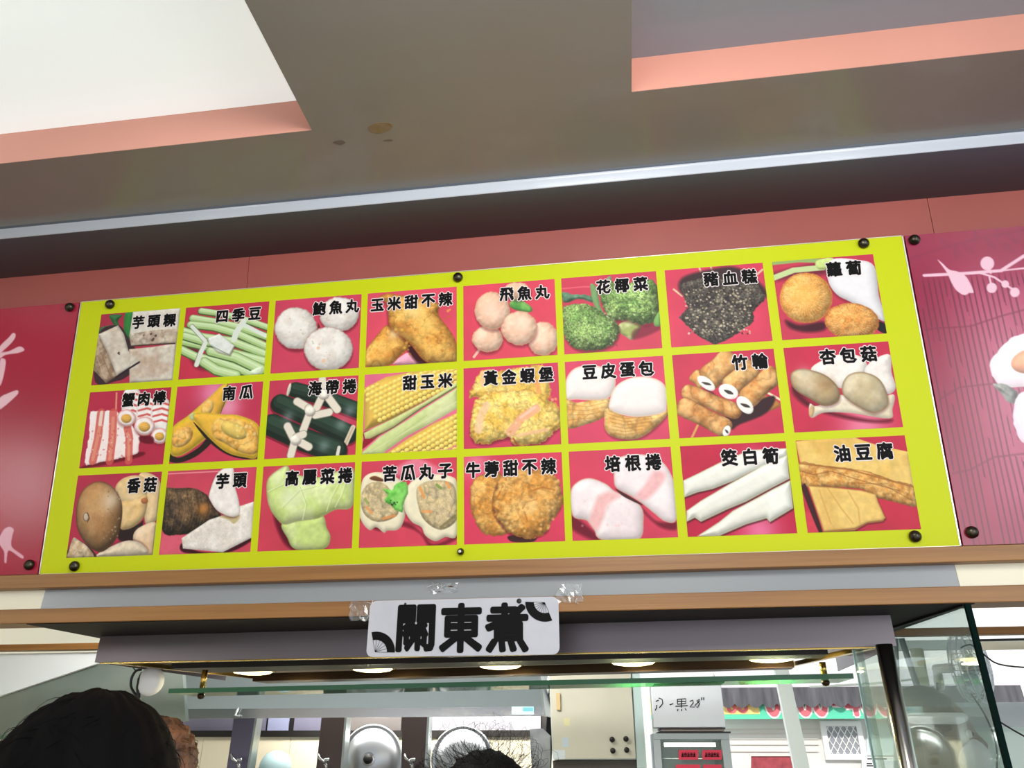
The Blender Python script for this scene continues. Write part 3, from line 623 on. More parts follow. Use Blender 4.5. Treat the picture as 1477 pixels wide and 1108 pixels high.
# row, column, crop frame (x, y, scale), corners in the crop TL TR BR BL, painter, caption, first and last character centres, ink red (side darkening by light put in), what it shows
CR = {'a': (90,420,300/1477), 'b': (390,400,280/1477), 'c': (660,380,300/1477), 'd': (950,350,350/1477), 'e': (90,550,300/1477), 'f': (380,530,290/1477),
      'g': (660,510,320/1477), 'h': (960,490,360/1477), 'i': (90,670,290/1477), 'j': (370,650,300/1477), 'k': (660,640,325/1477), 'l': (980,620,360/1477)}
FOOD = [
 (0,0,'a',(285,160,840,118,783,640,203,668), f_tarocake, '芋頭粿', (543,218),(765,203), (176,40,66), 'taro cake slabs'),
 (0,1,'a',(885,113,1470,75,1440,595,825,628), f_beans, '四季豆', (1140,178),(1370,160), (192,40,66), 'tied bundle of green beans'),
 (0,2,'b',(50,182,700,135,675,690,5,728), f_fishball3, '鮑魚丸', (380,243),(632,225), (204,56,84), 'three pale abalone balls'),
 (0,3,'b',(750,128,1425,82,1418,640,725,683), f_corntempura, '玉米甜不辣', (822,215),(1340,175), (220,66,90), 'golden corn tempura sticks'),
 (0,4,'c',(45,168,690,115,708,650,45,690), f_flyingfish, '飛魚丸', (350,225),(603,208), (222,62,86), 'pink fish balls on a skewer'),
 (0,5,'c',(735,108,1405,50,1450,600,755,648), f_broccoli, '花椰菜', (1033,165),(1295,143), (206,54,80), 'two heads of broccoli'),
 (0,6,'d',(35,163,630,118,692,600,75,635), f_bloodcake, '豬血糕', (315,218),(548,202), (206,52,80), 'dark speckled blood cake'),
 (0,7,'d',(687,113,1303,72,1387,553,750,593), f_radish, '蘿蔔', (1067,162),(1187,155), (196,48,74), 'white radish and two orange rounds'),
 (1,0,'e',(187,80,775,43,715,597,118,623), f_crabstick, '蟹肉棒', (464,135),(690,120), (180,34,62), 'striped crab sticks'),
 (1,1,'e',(812,38,1428,8,1383,553,755,590), f_pumpkin, '南瓜', (1188,90),(1310,82), (196,46,76), 'cut yellow pumpkin'),
 (1,2,'f',(45,100,697,60,672,637,5,667), f_kelp, '海帶捲', (378,155),(632,140), (200,50,78), 'dark kelp rolls tied with white strips'),
 (1,3,'f',(747,52,1425,10,1420,600,722,635), f_corn, '甜玉米', (1078,112),(1340,95), (226,96,130), 'two ears of sweet corn'),
 (1,4,'g',(42,98,663,57,692,600,42,630), f_shrimpburger, '黃金蝦堡', (220,160),(585,135), (206,48,84), 'golden shrimp patties'),
 (1,5,'g',(713,47,1368,15,1418,567,737,598), f_tofuegg, '豆皮蛋包', (880,118),(1258,97), (212,56,90), 'white topped egg parcels in tofu skin'),
 (1,6,'h',(38,88,637,52,705,552,80,583), f_chikuwa, '竹輪', (438,133),(557,125), (196,40,70), 'pile of grilled fish tubes'),
 (1,7,'h',(697,47,1320,15,1410,527,762,552), f_eryngii, '杏包菇', (960,102),(1203,88), (196,36,66), 'king oyster mushrooms'),
 (2,0,'i',(113,88,727,57,675,665,42,690), f_shiitake, '香菇', (525,160),(645,153), (182,36,66), 'brown shiitake mushrooms'),
 (2,1,'i',(775,55,1425,17,1383,645,718,665), f_taro, '芋頭', (1175,125),(1303,118), (206,60,84), 'dark skinned taro with white slices'),
 (2,2,'j',(47,113,700,82,682,692,5,717), f_cabbage, '高麗菜捲', (252,195),(632,175), (204,54,76), 'pale green cabbage rolls'),
 (2,3,'j',(745,75,1423,43,1423,665,727,688), f_bittermelon, '苦瓜丸子', (945,160),(1340,142), (208,56,80), 'stuffed bitter melon with green leaf'),
 (2,4,'k',(42,78,685,50,712,637,42,657), f_burdock, '牛蒡甜不辣', (103,165),(600,143), (214,52,82), 'round fried burdock fritters'),
 (2,5,'k',(733,47,1400,18,1450,608,760,633), f_baconroll, '培根捲', (1022,128),(1288,117), (206,52,80), 'white rolls banded with pink bacon'),
 (2,6,'l',(8,97,630,68,703,615,53,635), f_waterbamboo, '筊白筍', (298,165),(543,155), (188,24,58), 'three peeled water bamboo shoots'),
 (2,7,'l',(690,65,1338,40,1427,597,765,612), f_friedtofu, '油豆腐', (965,145),(1218,133), (186,30,56), 'slabs of fried tofu'),
]
XS = [0.0729, 0.3321, 0.3505, 0.6148, 0.6347, 0.8988, 0.9177, 1.1822, 1.2013, 1.4638, 1.4826, 1.7465, 1.7703, 2.0334, 2.0582, 2.3202]
YS = [0.7693, 0.5428, 0.5209, 0.2931, 0.2721, 0.0413]

# ------------------------------------------------------------------ materials used across the scene
M_ceil = mat('ceiling_paint', (146, 142, 136), rough=.34, coat=.25, noise=(.9, (138, 134, 128), 1.0), bump=.05, bscale=9)
M_coral = mat('coral_laminate', (214, 152, 134), rough=.42, noise=(1.6, (204, 142, 124), 1.0), bump=.03, bscale=5)
M_fascia = mat('fascia_laminate', (166, 86, 77), rough=.45, noise=(2.2, (156, 79, 71), 1.0))
M_white = mat('white_laminate', (232, 236, 238), rough=.22, coat=.4, bump=.04, bscale=4)
M_seam = mat('dark_seam', (70, 40, 36), rough=.8)
M_wood = mat('oak_trim', (160, 112, 58), rough=.42, noise=(3.2, (132, 88, 42), .9), stretch=(.6, 14, 22), bump=.1, bscale=14)
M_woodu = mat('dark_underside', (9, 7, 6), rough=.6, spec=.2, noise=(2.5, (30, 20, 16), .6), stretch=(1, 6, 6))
M_grey = mat('shaded_laminate', (150, 154, 156), rough=.3, coat=.2)  # laminate with the shadow over the band's middle put into its grey
M_cream = mat('cream_laminate', (238, 232, 206), rough=.35)
M_steel = mat('brushed_steel', (190, 192, 196), rough=.26, metal=1.0, bump=.03, bscale=40, stretch=(.3, 1, 40))
M_dsteel = mat('hood_steel', (112, 104, 108), rough=.36, metal=.8, bump=.02, bscale=30, stretch=(.3, 1, 30))
M_brass = mat('brass', (196, 164, 92), rough=.25, metal=1.0)
M_black = mat('black_gap', (18, 15, 16), rough=.5)
M_bolt = mat('aged_bolt_metal', (84, 80, 66), rough=.3, metal=.9, noise=(60, (46, 42, 36), .9))
M_alu = mat('aluminium_edge', (214, 210, 200), rough=.35, metal=.7)
M_yellow = mat('yellow_print', (202, 212, 16), rough=.45, spec=.2)
M_print = print_mat('photo_print', .45, 0, spec=.22)
M_banner = print_mat('banner_print', .25, 0, spec=.38)
M_ink = mat('black_ink', (8, 7, 8), rough=.6, spec=.15)
M_outline = mat('white_ink', (240, 228, 226), rough=.4)
M_glass = glass('clear_pane', (240, 247, 244), .45, 0.0, .09)
M_gedge = mat('green_glass_edge', (34, 100, 60), rough=.3)
M_dedge = mat('dark_glass_edge', (6, 26, 23), rough=.8, spec=.05)
M_plastic = mat('white_plastic', (236, 236, 236), rough=.35)

# ------------------------------------------------------------------ the setting: ceiling with two coffers, soffit, fascia
XL, XR = -2.2, 5.2
f0 = PB(738, 338, .03); Zf = BOARD_Z + (A_ @ np.array([0, .03, f0[1]]))[2]; Yf = (A_ @ np.array([0, .03, f0[1]]))[1]
lip0 = PZ(738, 275, Zf); Yl = lip0.y
Zc = PY(738, 260, Yl).z
# soffit strip with a rounded front lip, one strip along the wall
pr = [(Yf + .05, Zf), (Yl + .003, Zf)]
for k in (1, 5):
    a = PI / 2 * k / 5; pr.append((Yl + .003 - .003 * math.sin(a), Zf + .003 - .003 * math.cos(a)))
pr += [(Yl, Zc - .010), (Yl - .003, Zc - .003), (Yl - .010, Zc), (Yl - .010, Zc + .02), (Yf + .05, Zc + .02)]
v = [(x, y, z) for x in (XL, XR) for y, z in pr]; n = len(pr)
f = [[i, (i + 1) % n, n + (i + 1) % n, n + i] for i in range(n)] + [list(range(n))[::-1], list(range(n, 2 * n))]
M_soffit = mat('shaded_soffit', (88, 95, 106), rough=.5); M_lip = mat('lip_highlight', (200, 206, 216), rough=.3, coat=.4)  # soffit shade and the bright lip highlight are put into these colours
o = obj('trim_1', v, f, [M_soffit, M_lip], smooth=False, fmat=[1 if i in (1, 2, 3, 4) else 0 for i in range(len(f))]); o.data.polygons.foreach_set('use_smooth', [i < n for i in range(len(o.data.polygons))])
tag(o, 'glossy soffit strip with painted shade and lip highlight between ceiling and coral fascia', kind='structure')
# ceiling plate with two rectangular coffers
cl = PZ(450, 188, Zc); cr = PZ(911, 133, Zc); cl0 = PZ(0, 238, Zc)
YB = -6.5; yl2 = cl.y; yr2 = cr.y
LX0, LX1, RX0, RX1 = cl.x - 2.1, cl.x, cr.x, cr.x + 2.1
LY0, RY0 = yl2 - 1.35, yr2 - 1.35
xs = [XL, LX0, LX1, RX0, RX1, XR]
def inhole(x, y): return (LX0 < x < LX1 and LY0 < y < yl2) or (RX0 < x < RX1 and RY0 < y < yr2)
ys = sorted([YB, LY0, RY0, yl2, yr2, Yl - .004]); V, F = [], []
for i in range(len(xs) - 1):
    for j in range(len(ys) - 1):
        if ys[j + 1] - ys[j] < 1e-5 or inhole((xs[i] + xs[i + 1]) / 2, (ys[j] + ys[j + 1]) / 2): continue
        V, F = merge([(V, F), box_vf((xs[i], ys[j], Zc), (xs[i + 1], ys[j + 1], Zc + .012))])
ceil = obj('ceiling', V, F, M_ceil); tag(ceil, 'glossy greige ceiling with two coral sided coffers', kind='structure')
hl = PY(225, 168.5, yl2).z - Zc; hr = PY(911, 85, yr2).z - Zc
for (x0, x1, y0, y1, h, tm) in ((LX0, LX1, LY0, yl2, hl, mat('emissive_coffer_top', (232, 240, 238), rough=.25, coat=.4, emit=.62)), (RX0, RX1, RY0, yr2, hr, mat('shaded_gloss_top', (150, 162, 174), rough=.22, coat=.4, bump=.05, bscale=10))):  # left top has added emission; right top's shade is painted into its grey
    box('coffer_side', (x0, y1 - .001, Zc + .0005), (x1, y1 + .011, Zc + h), M_coral, ceil)
    box('coffer_side', (x0, y0 - .012, Zc + .0005), (x1, y0, Zc + h), M_coral, ceil)
    box('coffer_side', (x0 - .012, y0, Zc + .0005), (x0, y1, Zc + h), M_coral, ceil)
    box('coffer_side', (x1, y0, Zc + .0005), (x1 + .012, y1, Zc + h), M_coral, ceil)
    box('coffer_top', (x0, y0, Zc + h), (x1, y1, Zc + h + .012), tm, ceil)
# brown water stain on the ceiling (its own shape), with two faint scuffs
M_stain = mat('stain', (134, 112, 72), rough=.5, noise=(30, (150, 134, 112), .9)); M_scuff = mat('scuff', (112, 104, 96), rough=.5)
def patch(name, pts, z, m, parent):
    P = [PZ(x, y, z) for x, y in catmull(pts, 4)]; hexa(name, P, m, parent, d=(0, 0, .0006))
patch('stain', [(532,182),(545,177),(562,178),(566,184),(556,190),(545,193),(533,189)], Zc - .0006, M_stain, ceil)
patch('scuff', [(480,205),(492,202),(498,206),(490,209)], Zc - .0006, M_scuff, ceil)
patch('scuff', [(552,203),(562,201),(567,203),(560,204)], Zc - .0006, M_scuff, ceil)
box('rear_ceiling', (XL, YB, Zc + .35), (XR, Yf + .1, Zc + .40), M_white, ceil) if False else None

# the front fascia carries the boards; leans with them
wf = thing('wall_front', (0, 0, BOARD_Z), 'coral fascia above the menu boards', kind='structure', rot=(TILT, 0, 0))
s1 = PB(358, 390, .03)[0]; s2 = PB(1340, 300, .03)[0]
for a, b in ((XL, s1 - .0008), (s1 + .0008, s2 - .0008), (s2 + .0008, XR)):
    box('fascia_panel', (a, .03, .55), (b, .045, f0[1] + .004), M_fascia, wf, local=True)
box('backing', (XL, .045, .0), (XR, .06, f0[1] + .02), M_seam, wf, local=True)

# timber ledge, laminate band, lower timber and shelf underside
def zat(py, Y): return PY(738, py, Y).z
YW = -.035
z1t, z1b, z2t, z2b = zat(807.5, YW), zat(829, YW), zat(861.5, YW), zat(884, YW)
t2 = box('trim_2', (XL, YW, z1b), (XR, .07, z1t), M_wood, None, .0015); tag(t2, 'upper oak ledge directly under the menu boards', kind='structure')
wb = thing('wall_band', (0, 0, z2t), 'cream laminate band with a shadow painted grey between two oak strips', kind='structure')
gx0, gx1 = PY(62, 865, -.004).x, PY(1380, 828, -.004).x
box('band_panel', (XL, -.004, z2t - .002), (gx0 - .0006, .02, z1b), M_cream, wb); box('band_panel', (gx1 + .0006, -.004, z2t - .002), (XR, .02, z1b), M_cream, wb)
tag(box('band_panel', (gx0, -.004, z2t - .002), (gx1, .02, z1b), M_grey, wb), 'middle panel of the band with shadow painted grey')  # a shadow on the band, painted as a grey panel
t3 = box('trim_3', (XL, YW, z2b), (XR, .05, z2t), M_wood, None, .0015); tag(t3, 'lower oak strip along the edge of the canopy shelf', kind='structure')
uL, uR, uBL, uBR = PZ(55, 903, z2b), PZ(1403, 871, z2b), PZ(145, 919, z2b), PZ(1290, 905, z2b)
Zs = z2b - .002
shelf_pts = [(uL.x, YW + .004, Zs), (uR.x, YW + .004, Zs), (uBR.x, uBR.y + .4, Zs), (uBL.x, uBL.y + .4, Zs)]
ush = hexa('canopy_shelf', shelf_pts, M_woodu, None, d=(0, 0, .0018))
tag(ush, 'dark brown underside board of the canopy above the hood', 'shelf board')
# floor and a plain rear part of the room
M_floor = mat('floor_tile', (120, 112, 104), rough=.4, noise=(3, (104, 98, 92), 1))
tag(box('floor', (-4, -7, -.05), (8, 10.5, 0), M_floor), 'grey floor', kind='structure')
tag(box('roof', (XL, Yf + .06, 2.98), (XR, 3.9, 3.03), M_white), 'white ceiling over the kitchen', kind='structure')
tag(box('wall_left', (XL - .1, YB, 0), (XL, 3.4, Zc + .3), M_cream), 'cream left wall', kind='structure')

# ------------------------------------------------------------------ menu board and the two red banners
BR = (TILT, 0, 0)
board = thing('menu_board', (0, 0, BOARD_Z), 'wide yellow menu board with twenty-four captioned food photos above the counter', 'menu board', rot=BR)
panel = box('panel', (0, 0, 0), (2.4, .006, .8155), M_yellow, board, local=True)
for p0, p1 in (((-.0035, -.001, 0), (-.0002, .008, .8155)), ((2.4002, -.001, 0), (2.4035, .008, .8155)), ((0, -.001, .8157), (2.4, .008, .8175)), ((0, -.001, -.0035), (2.4, .008, -.0003))):
    box('edge_strip', p0, p1, M_alu, board, local=True)
def dome(name, x, z, parent, r=.0145):
    v, f = lathe_vf([(r * .92, -.001), (r, -.004), (r * .96, -.008), (r * .72, -.013), (r * .36, -.0155), (0.0001, -.0162)], 20, 'Y', (x, 0, z))
    return obj(name, v, [q[::-1] for q in f], M_bolt, parent, local=True, smooth=True)
for q in ((160,440),(661,401),(1245,352),(1319,774),(109,817)):
    x, z = PB(*q); dome('bolt', x, z, board)
x, z = PB(665, 796); b = dome('bolt', x, z, board, .009)
v, f = lathe_vf([(.004, -.0155), (.0038, -.018), (.0001, -.0185)], 10, 'Y', (x, 0, z)); obj('screw', v, f, M_alu, b, local=True)
NX, NY = 172, 148
for (r, c, cf, qd, fn, cap, g0, g1, red, desc) in FOOD:
    x0, x1, z1_, z0_ = XS[2 * c], XS[2 * c + 1], YS[2 * r], YS[2 * r + 1]
    q = [qd[0:2], qd[2:4], qd[4:6], qd[6:8]]; AW = (x1 - x0) / (z1_ - z0_)
    H = homog(q, [(0, 0), (AW, 0), (AW, 1), (0, 1)])
    def to(p, H=H):
        P = np.column_stack([np.asarray(p, float), np.ones(len(p))]) @ H.T
        return P[:, :2] / P[:, 2:3]
    X, Y = np.meshgrid(np.linspace(0, AW, NX), np.linspace(0, 1, NY))
    hgt = ((qd[6] - qd[0]) ** 2 + (qd[7] - qd[1]) ** 2) ** .5
    pic = Pic(X, Y, to, 1 / hgt, (red[0] + 3, red[1] + 12, red[2] + 9), seed=r * 8 + c + 1); fn(pic)
    ph = ink_mesh('food_photo', x0, x1, z0_, z1_, NX, NY, pic.c, M_print, board)
    ph['label'] = 'printed photo of ' + desc
    A0, A1 = to([g0, g1]); n = len(cap); em = .0395
    def place(i, gx, gy, A0=A0, A1=A1, n=n, y=-.0012):
        t = i / (n - 1); cx = A0[0] + (A1[0] - A0[0]) * t; cy = A0[1] + (A1[1] - A0[1]) * t; s = z1_ - z0_
        return (x0 + cx * s + gx * em * 1.02, y, z1_ - cy * s + gy * em * 1.1)
    v, f = text_vf(cap, lambda i, a, b_: place(i, a, b_, y=-.0010), CAP_O2, dirs=10); obj('caption_outline', v, f, M_outline, ph, local=True)
    v, f = text_vf(cap, lambda i, a, b_: place(i, a, b_, y=-.0014), CAP_O1); obj('caption', v, f, M_ink, ph, local=True)

def banner_pic(x0, x1, z0, z1, nx, ny, frame, bg, seed):
    X, Y = np.meshgrid(np.linspace(x0, x1, nx), np.linspace(-z1, -z0, ny))
    ox, oy, sc = frame
    def to(p):
        return np.array([(lambda q: (q[0], -q[1]))(PB(ox + a * sc, oy + b_ * sc)) for a, b_ in np.asarray(p, float)])
    return Pic(X, Y, to, .0019 * sc, bg, seed)
lb = thing('red_banner', (-.008, 0, BOARD_Z), 'crimson glossy banner with white brush strokes left of the yellow board', 'banner', rot=BR)
LBW = 1.0
box('panel', (-LBW, 0, 0), (0, .006, .8155), mat('banner_edge', (150, 30, 54), rough=.4), lb, local=True)
p = banner_pic(-.38, -.008, 0, .8155, 170, 340, (0, 370, 200 / 462), (164, 26, 54), 50)
WH = (236, 190, 198)
p.blob([(0,300),(28,272),(44,255),(53,262),(44,282),(14,312),(0,322)], WH, flat=True, amp=0)
p.blob([(0,322),(30,316),(66,300),(82,312),(60,322),(20,328),(0,340)], WH, flat=True, amp=0)
p.blob([(0,350),(12,340),(20,352),(12,400),(0,430)], WH, flat=True, amp=0)
p.blob([(0,472),(30,455),(58,446),(60,458),(36,482),(12,502),(0,508)], WH, flat=True, amp=0)
p.blob([(0,935),(10,915),(20,905),(34,901),(46,910),(42,930),(38,958),(46,974),(78,998),(72,1006),(32,980),(24,1000),(22,1020),(15,1018),(14,985),(0,960)], (226, 168, 180), flat=True, amp=0)
pp = ink_mesh('print', -.38 + .008, 0, 0, .8155, 170, 340, p.c, M_banner, lb)
box('print', (-LBW, -.0006, 0), (-.372, -.0001, .8155), MATS['banner_edge'], lb, local=True)
for q in ((102, 444), (44, 815)):
    x, z = PB(*q); dome('bolt', x + .008, z, lb)
rb = thing('pink_banner', (2.408, 0, BOARD_Z), 'pink glossy banner with printed bird branch and bamboo mat right of the yellow board', 'banner', rot=BR)
RBW = 1.0
box('panel', (0, 0, 0), (RBW, .006, .8155), MATS['banner_edge'], rb, local=True)
p = banner_pic(2.408, 2.828, 0, .8155, 220, 420, (1280, 270, 197 / 397), (152, 38, 70), 60)
X, Y = p.X, p.Y
mid = np.clip((X - 2.44) / .12, 0, 1) * np.clip((-Y - .0) / .12, .35, 1) * np.clip((.76 + Y) / .14, 0, 1)
p.lay(mid * .5, np.array((216, 112, 148.)))
st = np.clip(np.sin((X + .006 * fbm(X * 9, Y * 2, 3)) * 2 * PI / .0135) * 3 - 1.3, 0, 1) * (fbm(X * 60, Y * 7, 8) > .34) * np.clip((.70 + Y) / .03, 0, 1)
p.lay(st * .85, np.array((108, 28, 58.)))
for q in ([(60,210),(150,180),(260,150),(397,125)], ): p.line(q, 9, (132, 36, 66), .5)
for i, (a, b_) in enumerate(((170,165),(200,190),(235,178),(255,150),(300,165),(320,140),(365,150),(385,128),(350,175))): p.ell(a, b_, 24, 9, 40 + 50 * (i % 2), (136, 38, 70), flat=True, alpha=.5)
for q in ([(110,415),(150,410),(240,405),(330,375),(397,357)], [(150,618),(210,582),(320,570),(397,560)], [(190,832),(240,822),(310,785),(397,775)]): p.line(q, 5, (120, 30, 60), .65)
W2 = (240, 196, 212)
p.line([(107,257),(170,254),(240,250),(330,243),(397,200)], 9, W2); p.line([(270,250),(310,262),(345,285),(375,305)], 6, W2); p.line([(290,222),(300,250)], 5, W2); p.line([(303,293),(296,262)], 5, W2); p.line([(330,243),(397,236)], 5, W2)
p.blob([(146,212),(160,222),(180,240),(205,246),(230,262),(250,304),(238,308),(222,314),(200,300),(186,278),(172,248)], W2, flat=True, amp=0)
for a, b_, r_ in ((290,222,20),(303,293,15),(370,306,14),(342,282,11)): p.ell(a, b_, r_, r_, 0, W2, flat=True, amp=0)
p.blob([(298,530),(310,490),(340,455),(380,430),(480,410),(560,470),(560,560),(480,590),(400,580),(330,575)], (244, 226, 232), r=40, lo=.86, fuzz=14, amp=.04)
p.ell(420, 505, 62, 36, -12, (240, 160, 120), r=30, amp=.2); p.ell(430, 500, 30, 18, -12, (230, 120, 110), r=20)
p.blob([(305,572),(345,580),(380,600),(372,630),(350,625),(330,600)], (120, 120, 110), fuzz=20, c2=(190,190,180), ns=40, amp=.4)
p.blob([(365,640),(400,590),(500,600),(560,680),(500,760),(400,750),(370,700)], (242, 214, 226), r=40, lo=.86, fuzz=14, amp=.05)
ink_mesh('print', 0, .42, 0, .8155, 220, 420, p.c, M_banner, rb)
box('print', (.42, -.0006, 0), (RBW, -.0001, .8155), MATS['banner_edge'], rb, local=True)
for q in ((1318, 347), (1401, 768)):
    x, z = PB(*q); dome('bolt', x - 2.408, z, rb)

# ------------------------------------------------------------------ the white name plate taped under the ledge
YS_ = -.041
a, b_, c, d = PY(535, 867, YS_), PY(806, 860.5, YS_), PY(806.5, 944, YS_), PY(532, 948, YS_)
sg = thing('name_plate', ((a.x + c.x) / 2, YS_, (a.z + c.z) / 2), 'white plate lettered in black brush characters, taped to the lower oak strip', 'sign', rot=(0, math.atan2(a.z - b_.z, b_.x - a.x), 0))
SW, SH = (b_ - a).length, ((a - d).length + (b_ - c).length) / 2
pts = []
for cx, cz, a0 in ((SW/2, SH/2, 0), (-SW/2, SH/2, 90), (-SW/2, -SH/2, 180), (SW/2, -SH/2, 270)):
    r_ = .016
    for k in range(6):
        t = math.radians(a0 + 18 * k); pts.append((cx - math.copysign(r_, cx) + r_ * math.cos(t), 0, cz - math.copysign(r_, cz) + r_ * math.sin(t)))
hexa('plate', pts, mat('plate_white', (200, 200, 206), rough=.4, noise=(14, (190, 190, 198), .8)), sg, d=(0, .003, 0), local=True)
def splace(i, gx, gy): return ((-.243 + i * .238) * SW + gx * SH * .80, -.0012, (-.005 - .01 * i) * SH + gy * SH * .88)
v, f = text_vf('關東煮', splace, .040, dirs=12); obj('lettering', v, f, M_ink, sg, local=True)
def sq(px, py):   # crop pixel of the plate enlargement -> plate frame
    return ((px - 778) / 1118 * SW, -(py - 303 + (px - 778) * .024) / 330 * SH)
def fan(cx, cy, r0, r1, a0, a1, nr):
    V, F = [], []; n = 18
    for k in range(n + 1):
        t = math.radians(a0 + (a1 - a0) * k / n)
        for r_ in (r0, r1):
            x, z = sq(cx + r_ * math.cos(t), cy - r_ * math.sin(t)); V.append((x, -.0012, z))
    F = [[2 * k, 2 * k + 1, 2 * k + 3, 2 * k + 2] for k in range(n)]
    obj('fan_mark', V, F, M_ink, sg, local=True)
    L = []
    for k in range(nr):
        t = math.radians(a0 + (a1 - a0) * k / (nr - 1)); p0 = sq(cx, cy); p1 = sq(cx + r0 * math.cos(t), cy - r0 * math.sin(t))
        L.append(tube_vf([(p0[0], -.0010, p0[1]), (p1[0], -.0010, p1[1])], .0004, 4))
    v, f = merge(L); obj('fan_rib', v, f, M_ink, sg, local=True)
fan(272, 452, 70, 118, -1, 105, 7); fan(1258, 160, 62, 112, 178, 292, 9)
for a_, b2, r_ in ((434, 170, 7), (1110, 152, 14)):
    x, z = sq(a_, b2); v, f = lathe_vf([(r_ * .00045, -.0008), (.0001, -.0025)], 12, 'Y', (x, 0, z)); obj('screw', v, f, M_black, sg, local=True)
v, f = text_vf('.', lambda i, x, y: (0, 0, 0), 0) if False else (None, None)
M_tape = glass('clear_tape', (245, 246, 246), 2.2, .12, .10, (235, 235, 235)); M_crease = mat('tape_crease', (226, 226, 226), rough=.3)
TP = [('centre', (640,848), 42, 16, -.0055), ('right', (822,856), 36, 26, -.039), ('left', (522,881), 34, 28, -.0375)]
for nm, (cx, cy), tw, th, Y in TP:
    rg = np.random.RandomState(len(nm)); V = []; F = []; nx, ny = 9, 5; cr_ = []
    for j in range(ny):
        for i in range(nx):
            jx = rg.uniform(-1, 1) * (1.6 if 0 < i < nx - 1 else 2.5); jy = rg.uniform(-1, 1) * 1.5
            V.append(PY(cx + (i / (nx - 1) - .5) * tw + jx, cy + (j / (ny - 1) - .5) * th + jy, Y - rg.uniform(0, .0035)))
    F = [[j * nx + i, j * nx + i + 1, (j + 1) * nx + i + 1, (j + 1) * nx + i] for j in range(ny - 1) for i in range(nx - 1)]
    o = obj('clear_tape', V, F, M_tape)
    tag(o, {'centre': 'crinkled clear tape above the middle of the white name plate', 'right': 'crinkled clear tape at the right end of the white name plate', 'left': 'crinkled clear tape at the left end of the white name plate'}[nm], 'tape', 'tape holding the name plate')
    L = []
    for k in range(9):
        x, y = cx + rg.uniform(-.45, .45) * tw, cy + rg.uniform(-.45, .45) * th; a2 = rg.uniform(0, PI); l = rg.uniform(3, 8)
        L.append(tube_vf([PY(x, y, Y - .004), PY(x + l * .5 * math.cos(a2) + rg.uniform(-1, 1), y + l * .5 * math.sin(a2), Y - .0045), PY(x + l * math.cos(a2), y + l * math.sin(a2), Y - .004)], .0005, 4))
    v, f = merge(L); obj('crease', v, f, M_crease, o)

# ------------------------------------------------------------------ stainless hood box with downlights under the canopy shelf
hA, hB = PZ(145, 918, Zs), PZ(1284, 887, Zs)
def along(t, z=0, back=0):
    d = (hB - hA).normalized(); nb = Vector((-d.y, d.x, 0)); return hA + (hB - hA) * t + nb * back + Vector((0, 0, z))
HD = hA.z - PY(137, 955.6, hA.y).z; LEN = (hB - hA).length
zb = Zs - HD
bk = PZ(738, 972, zb); dd = (hB - hA).normalized(); nbv = Vector((-dd.y, dd.x, 0)); DEP = (bk - along(.5)).dot(nbv)
hood = thing('downlight_canopy', tuple(hA), 'long grey steel light canopy with round downlights hung under the oak strips', 'light canopy')
def hbox(name, s0, s1, b0, b1, z0, z1, m, parent=hood, bev=0.0):
    v, f = box_vf((s0, b0, z0), (s1, b1, z1), bev)
    return obj(name, [hA + dd * q[0] + nbv * q[1] + Vector((0, 0, q[2])) for q in v], f, m, parent)
hbox('front_panel', 0, LEN, 0, .004, -HD, -.0005, M_dsteel)
hbox('end_panel', 0, .004, .004, DEP + .1, -HD, -.0005, M_dsteel); hbox('end_panel', LEN - .004, LEN, .004, DEP + .1, -HD, -.0005, M_dsteel)
# the underside narrows towards the back like a tray
tl, tr = PZ(330, 983, zb), PZ(1140, 960, zb)
sl, sr = (tl - hA).dot(dd), (tr - hA).dot(dd); DB = (tl - hA).dot(nbv)
def tray(name, pts, z0, z1, m, parent=hood):
    return hexa(name, [hA + dd * s + nbv * b + Vector((0, 0, z0)) for s, b in pts], m, parent, d=(0, 0, z1 - z0))
M_tray = mat('tray_metal', (150, 128, 104), rough=.3, metal=.8)
DR = (tr - hA).dot(nbv)
def bk_(sv, fr): return (DB + (DR - DB) * (sv - sl) / (sr - sl)) * fr      # depth of a fraction of the tray at place sv
def strip(name, s0, s1, f0_, f1_, z0, z1, m): return tray(name, [(s0, bk_(s0, f0_)), (s1, bk_(s1, f0_)), (s1, bk_(s1, f1_)), (s0, bk_(s0, f1_))], z0, z1, m)
M_db = mat('dark_bronze', (58, 42, 28), rough=.35, metal=.8)
sL_, sR_ = max(sl, 0) + .17, sr
strip('underside', .01, LEN - .01, .012, 1.0, -HD + .022, -HD + .026, M_tray)
hbox('front_trim', .01, LEN - .01, .008, .020, -HD - .003, -HD + .006, M_brass)
strip('gold_strip', .05, LEN - .05, .04, .20, -HD + .012, -HD + .016, M_brass)
strip('black_bar', .14, LEN - .14, .22, .44, -HD - .006, -HD + .010, M_black)
strip('lamp_rail', .16, LEN - .16, .47, .80, -HD + .012, -HD + .016, mat('lamp_rail', (206, 190, 176), rough=.3, metal=.4))
strip('rear_bar', .17, sR_, .84, .99, -HD - .012, -HD + .014, M_db)
for s0, s1 in ((.03, .18), (LEN - .03, sr + .02)):
    g_ = math.copysign(.022, s1 - s0)
    tray('side_trim', [(s0, .02), (s0 + g_, .02), (s1 + g_ * .6, bk_(s1, 1)), (s1, bk_(s1, 1))], -HD - .002, -HD + .01, M_brass)
M_lamp = mat('lamp_disc', (255, 236, 170), emit=5.0); M_ring = mat('lamp_ring', (190, 160, 70), rough=.25, metal=.9)
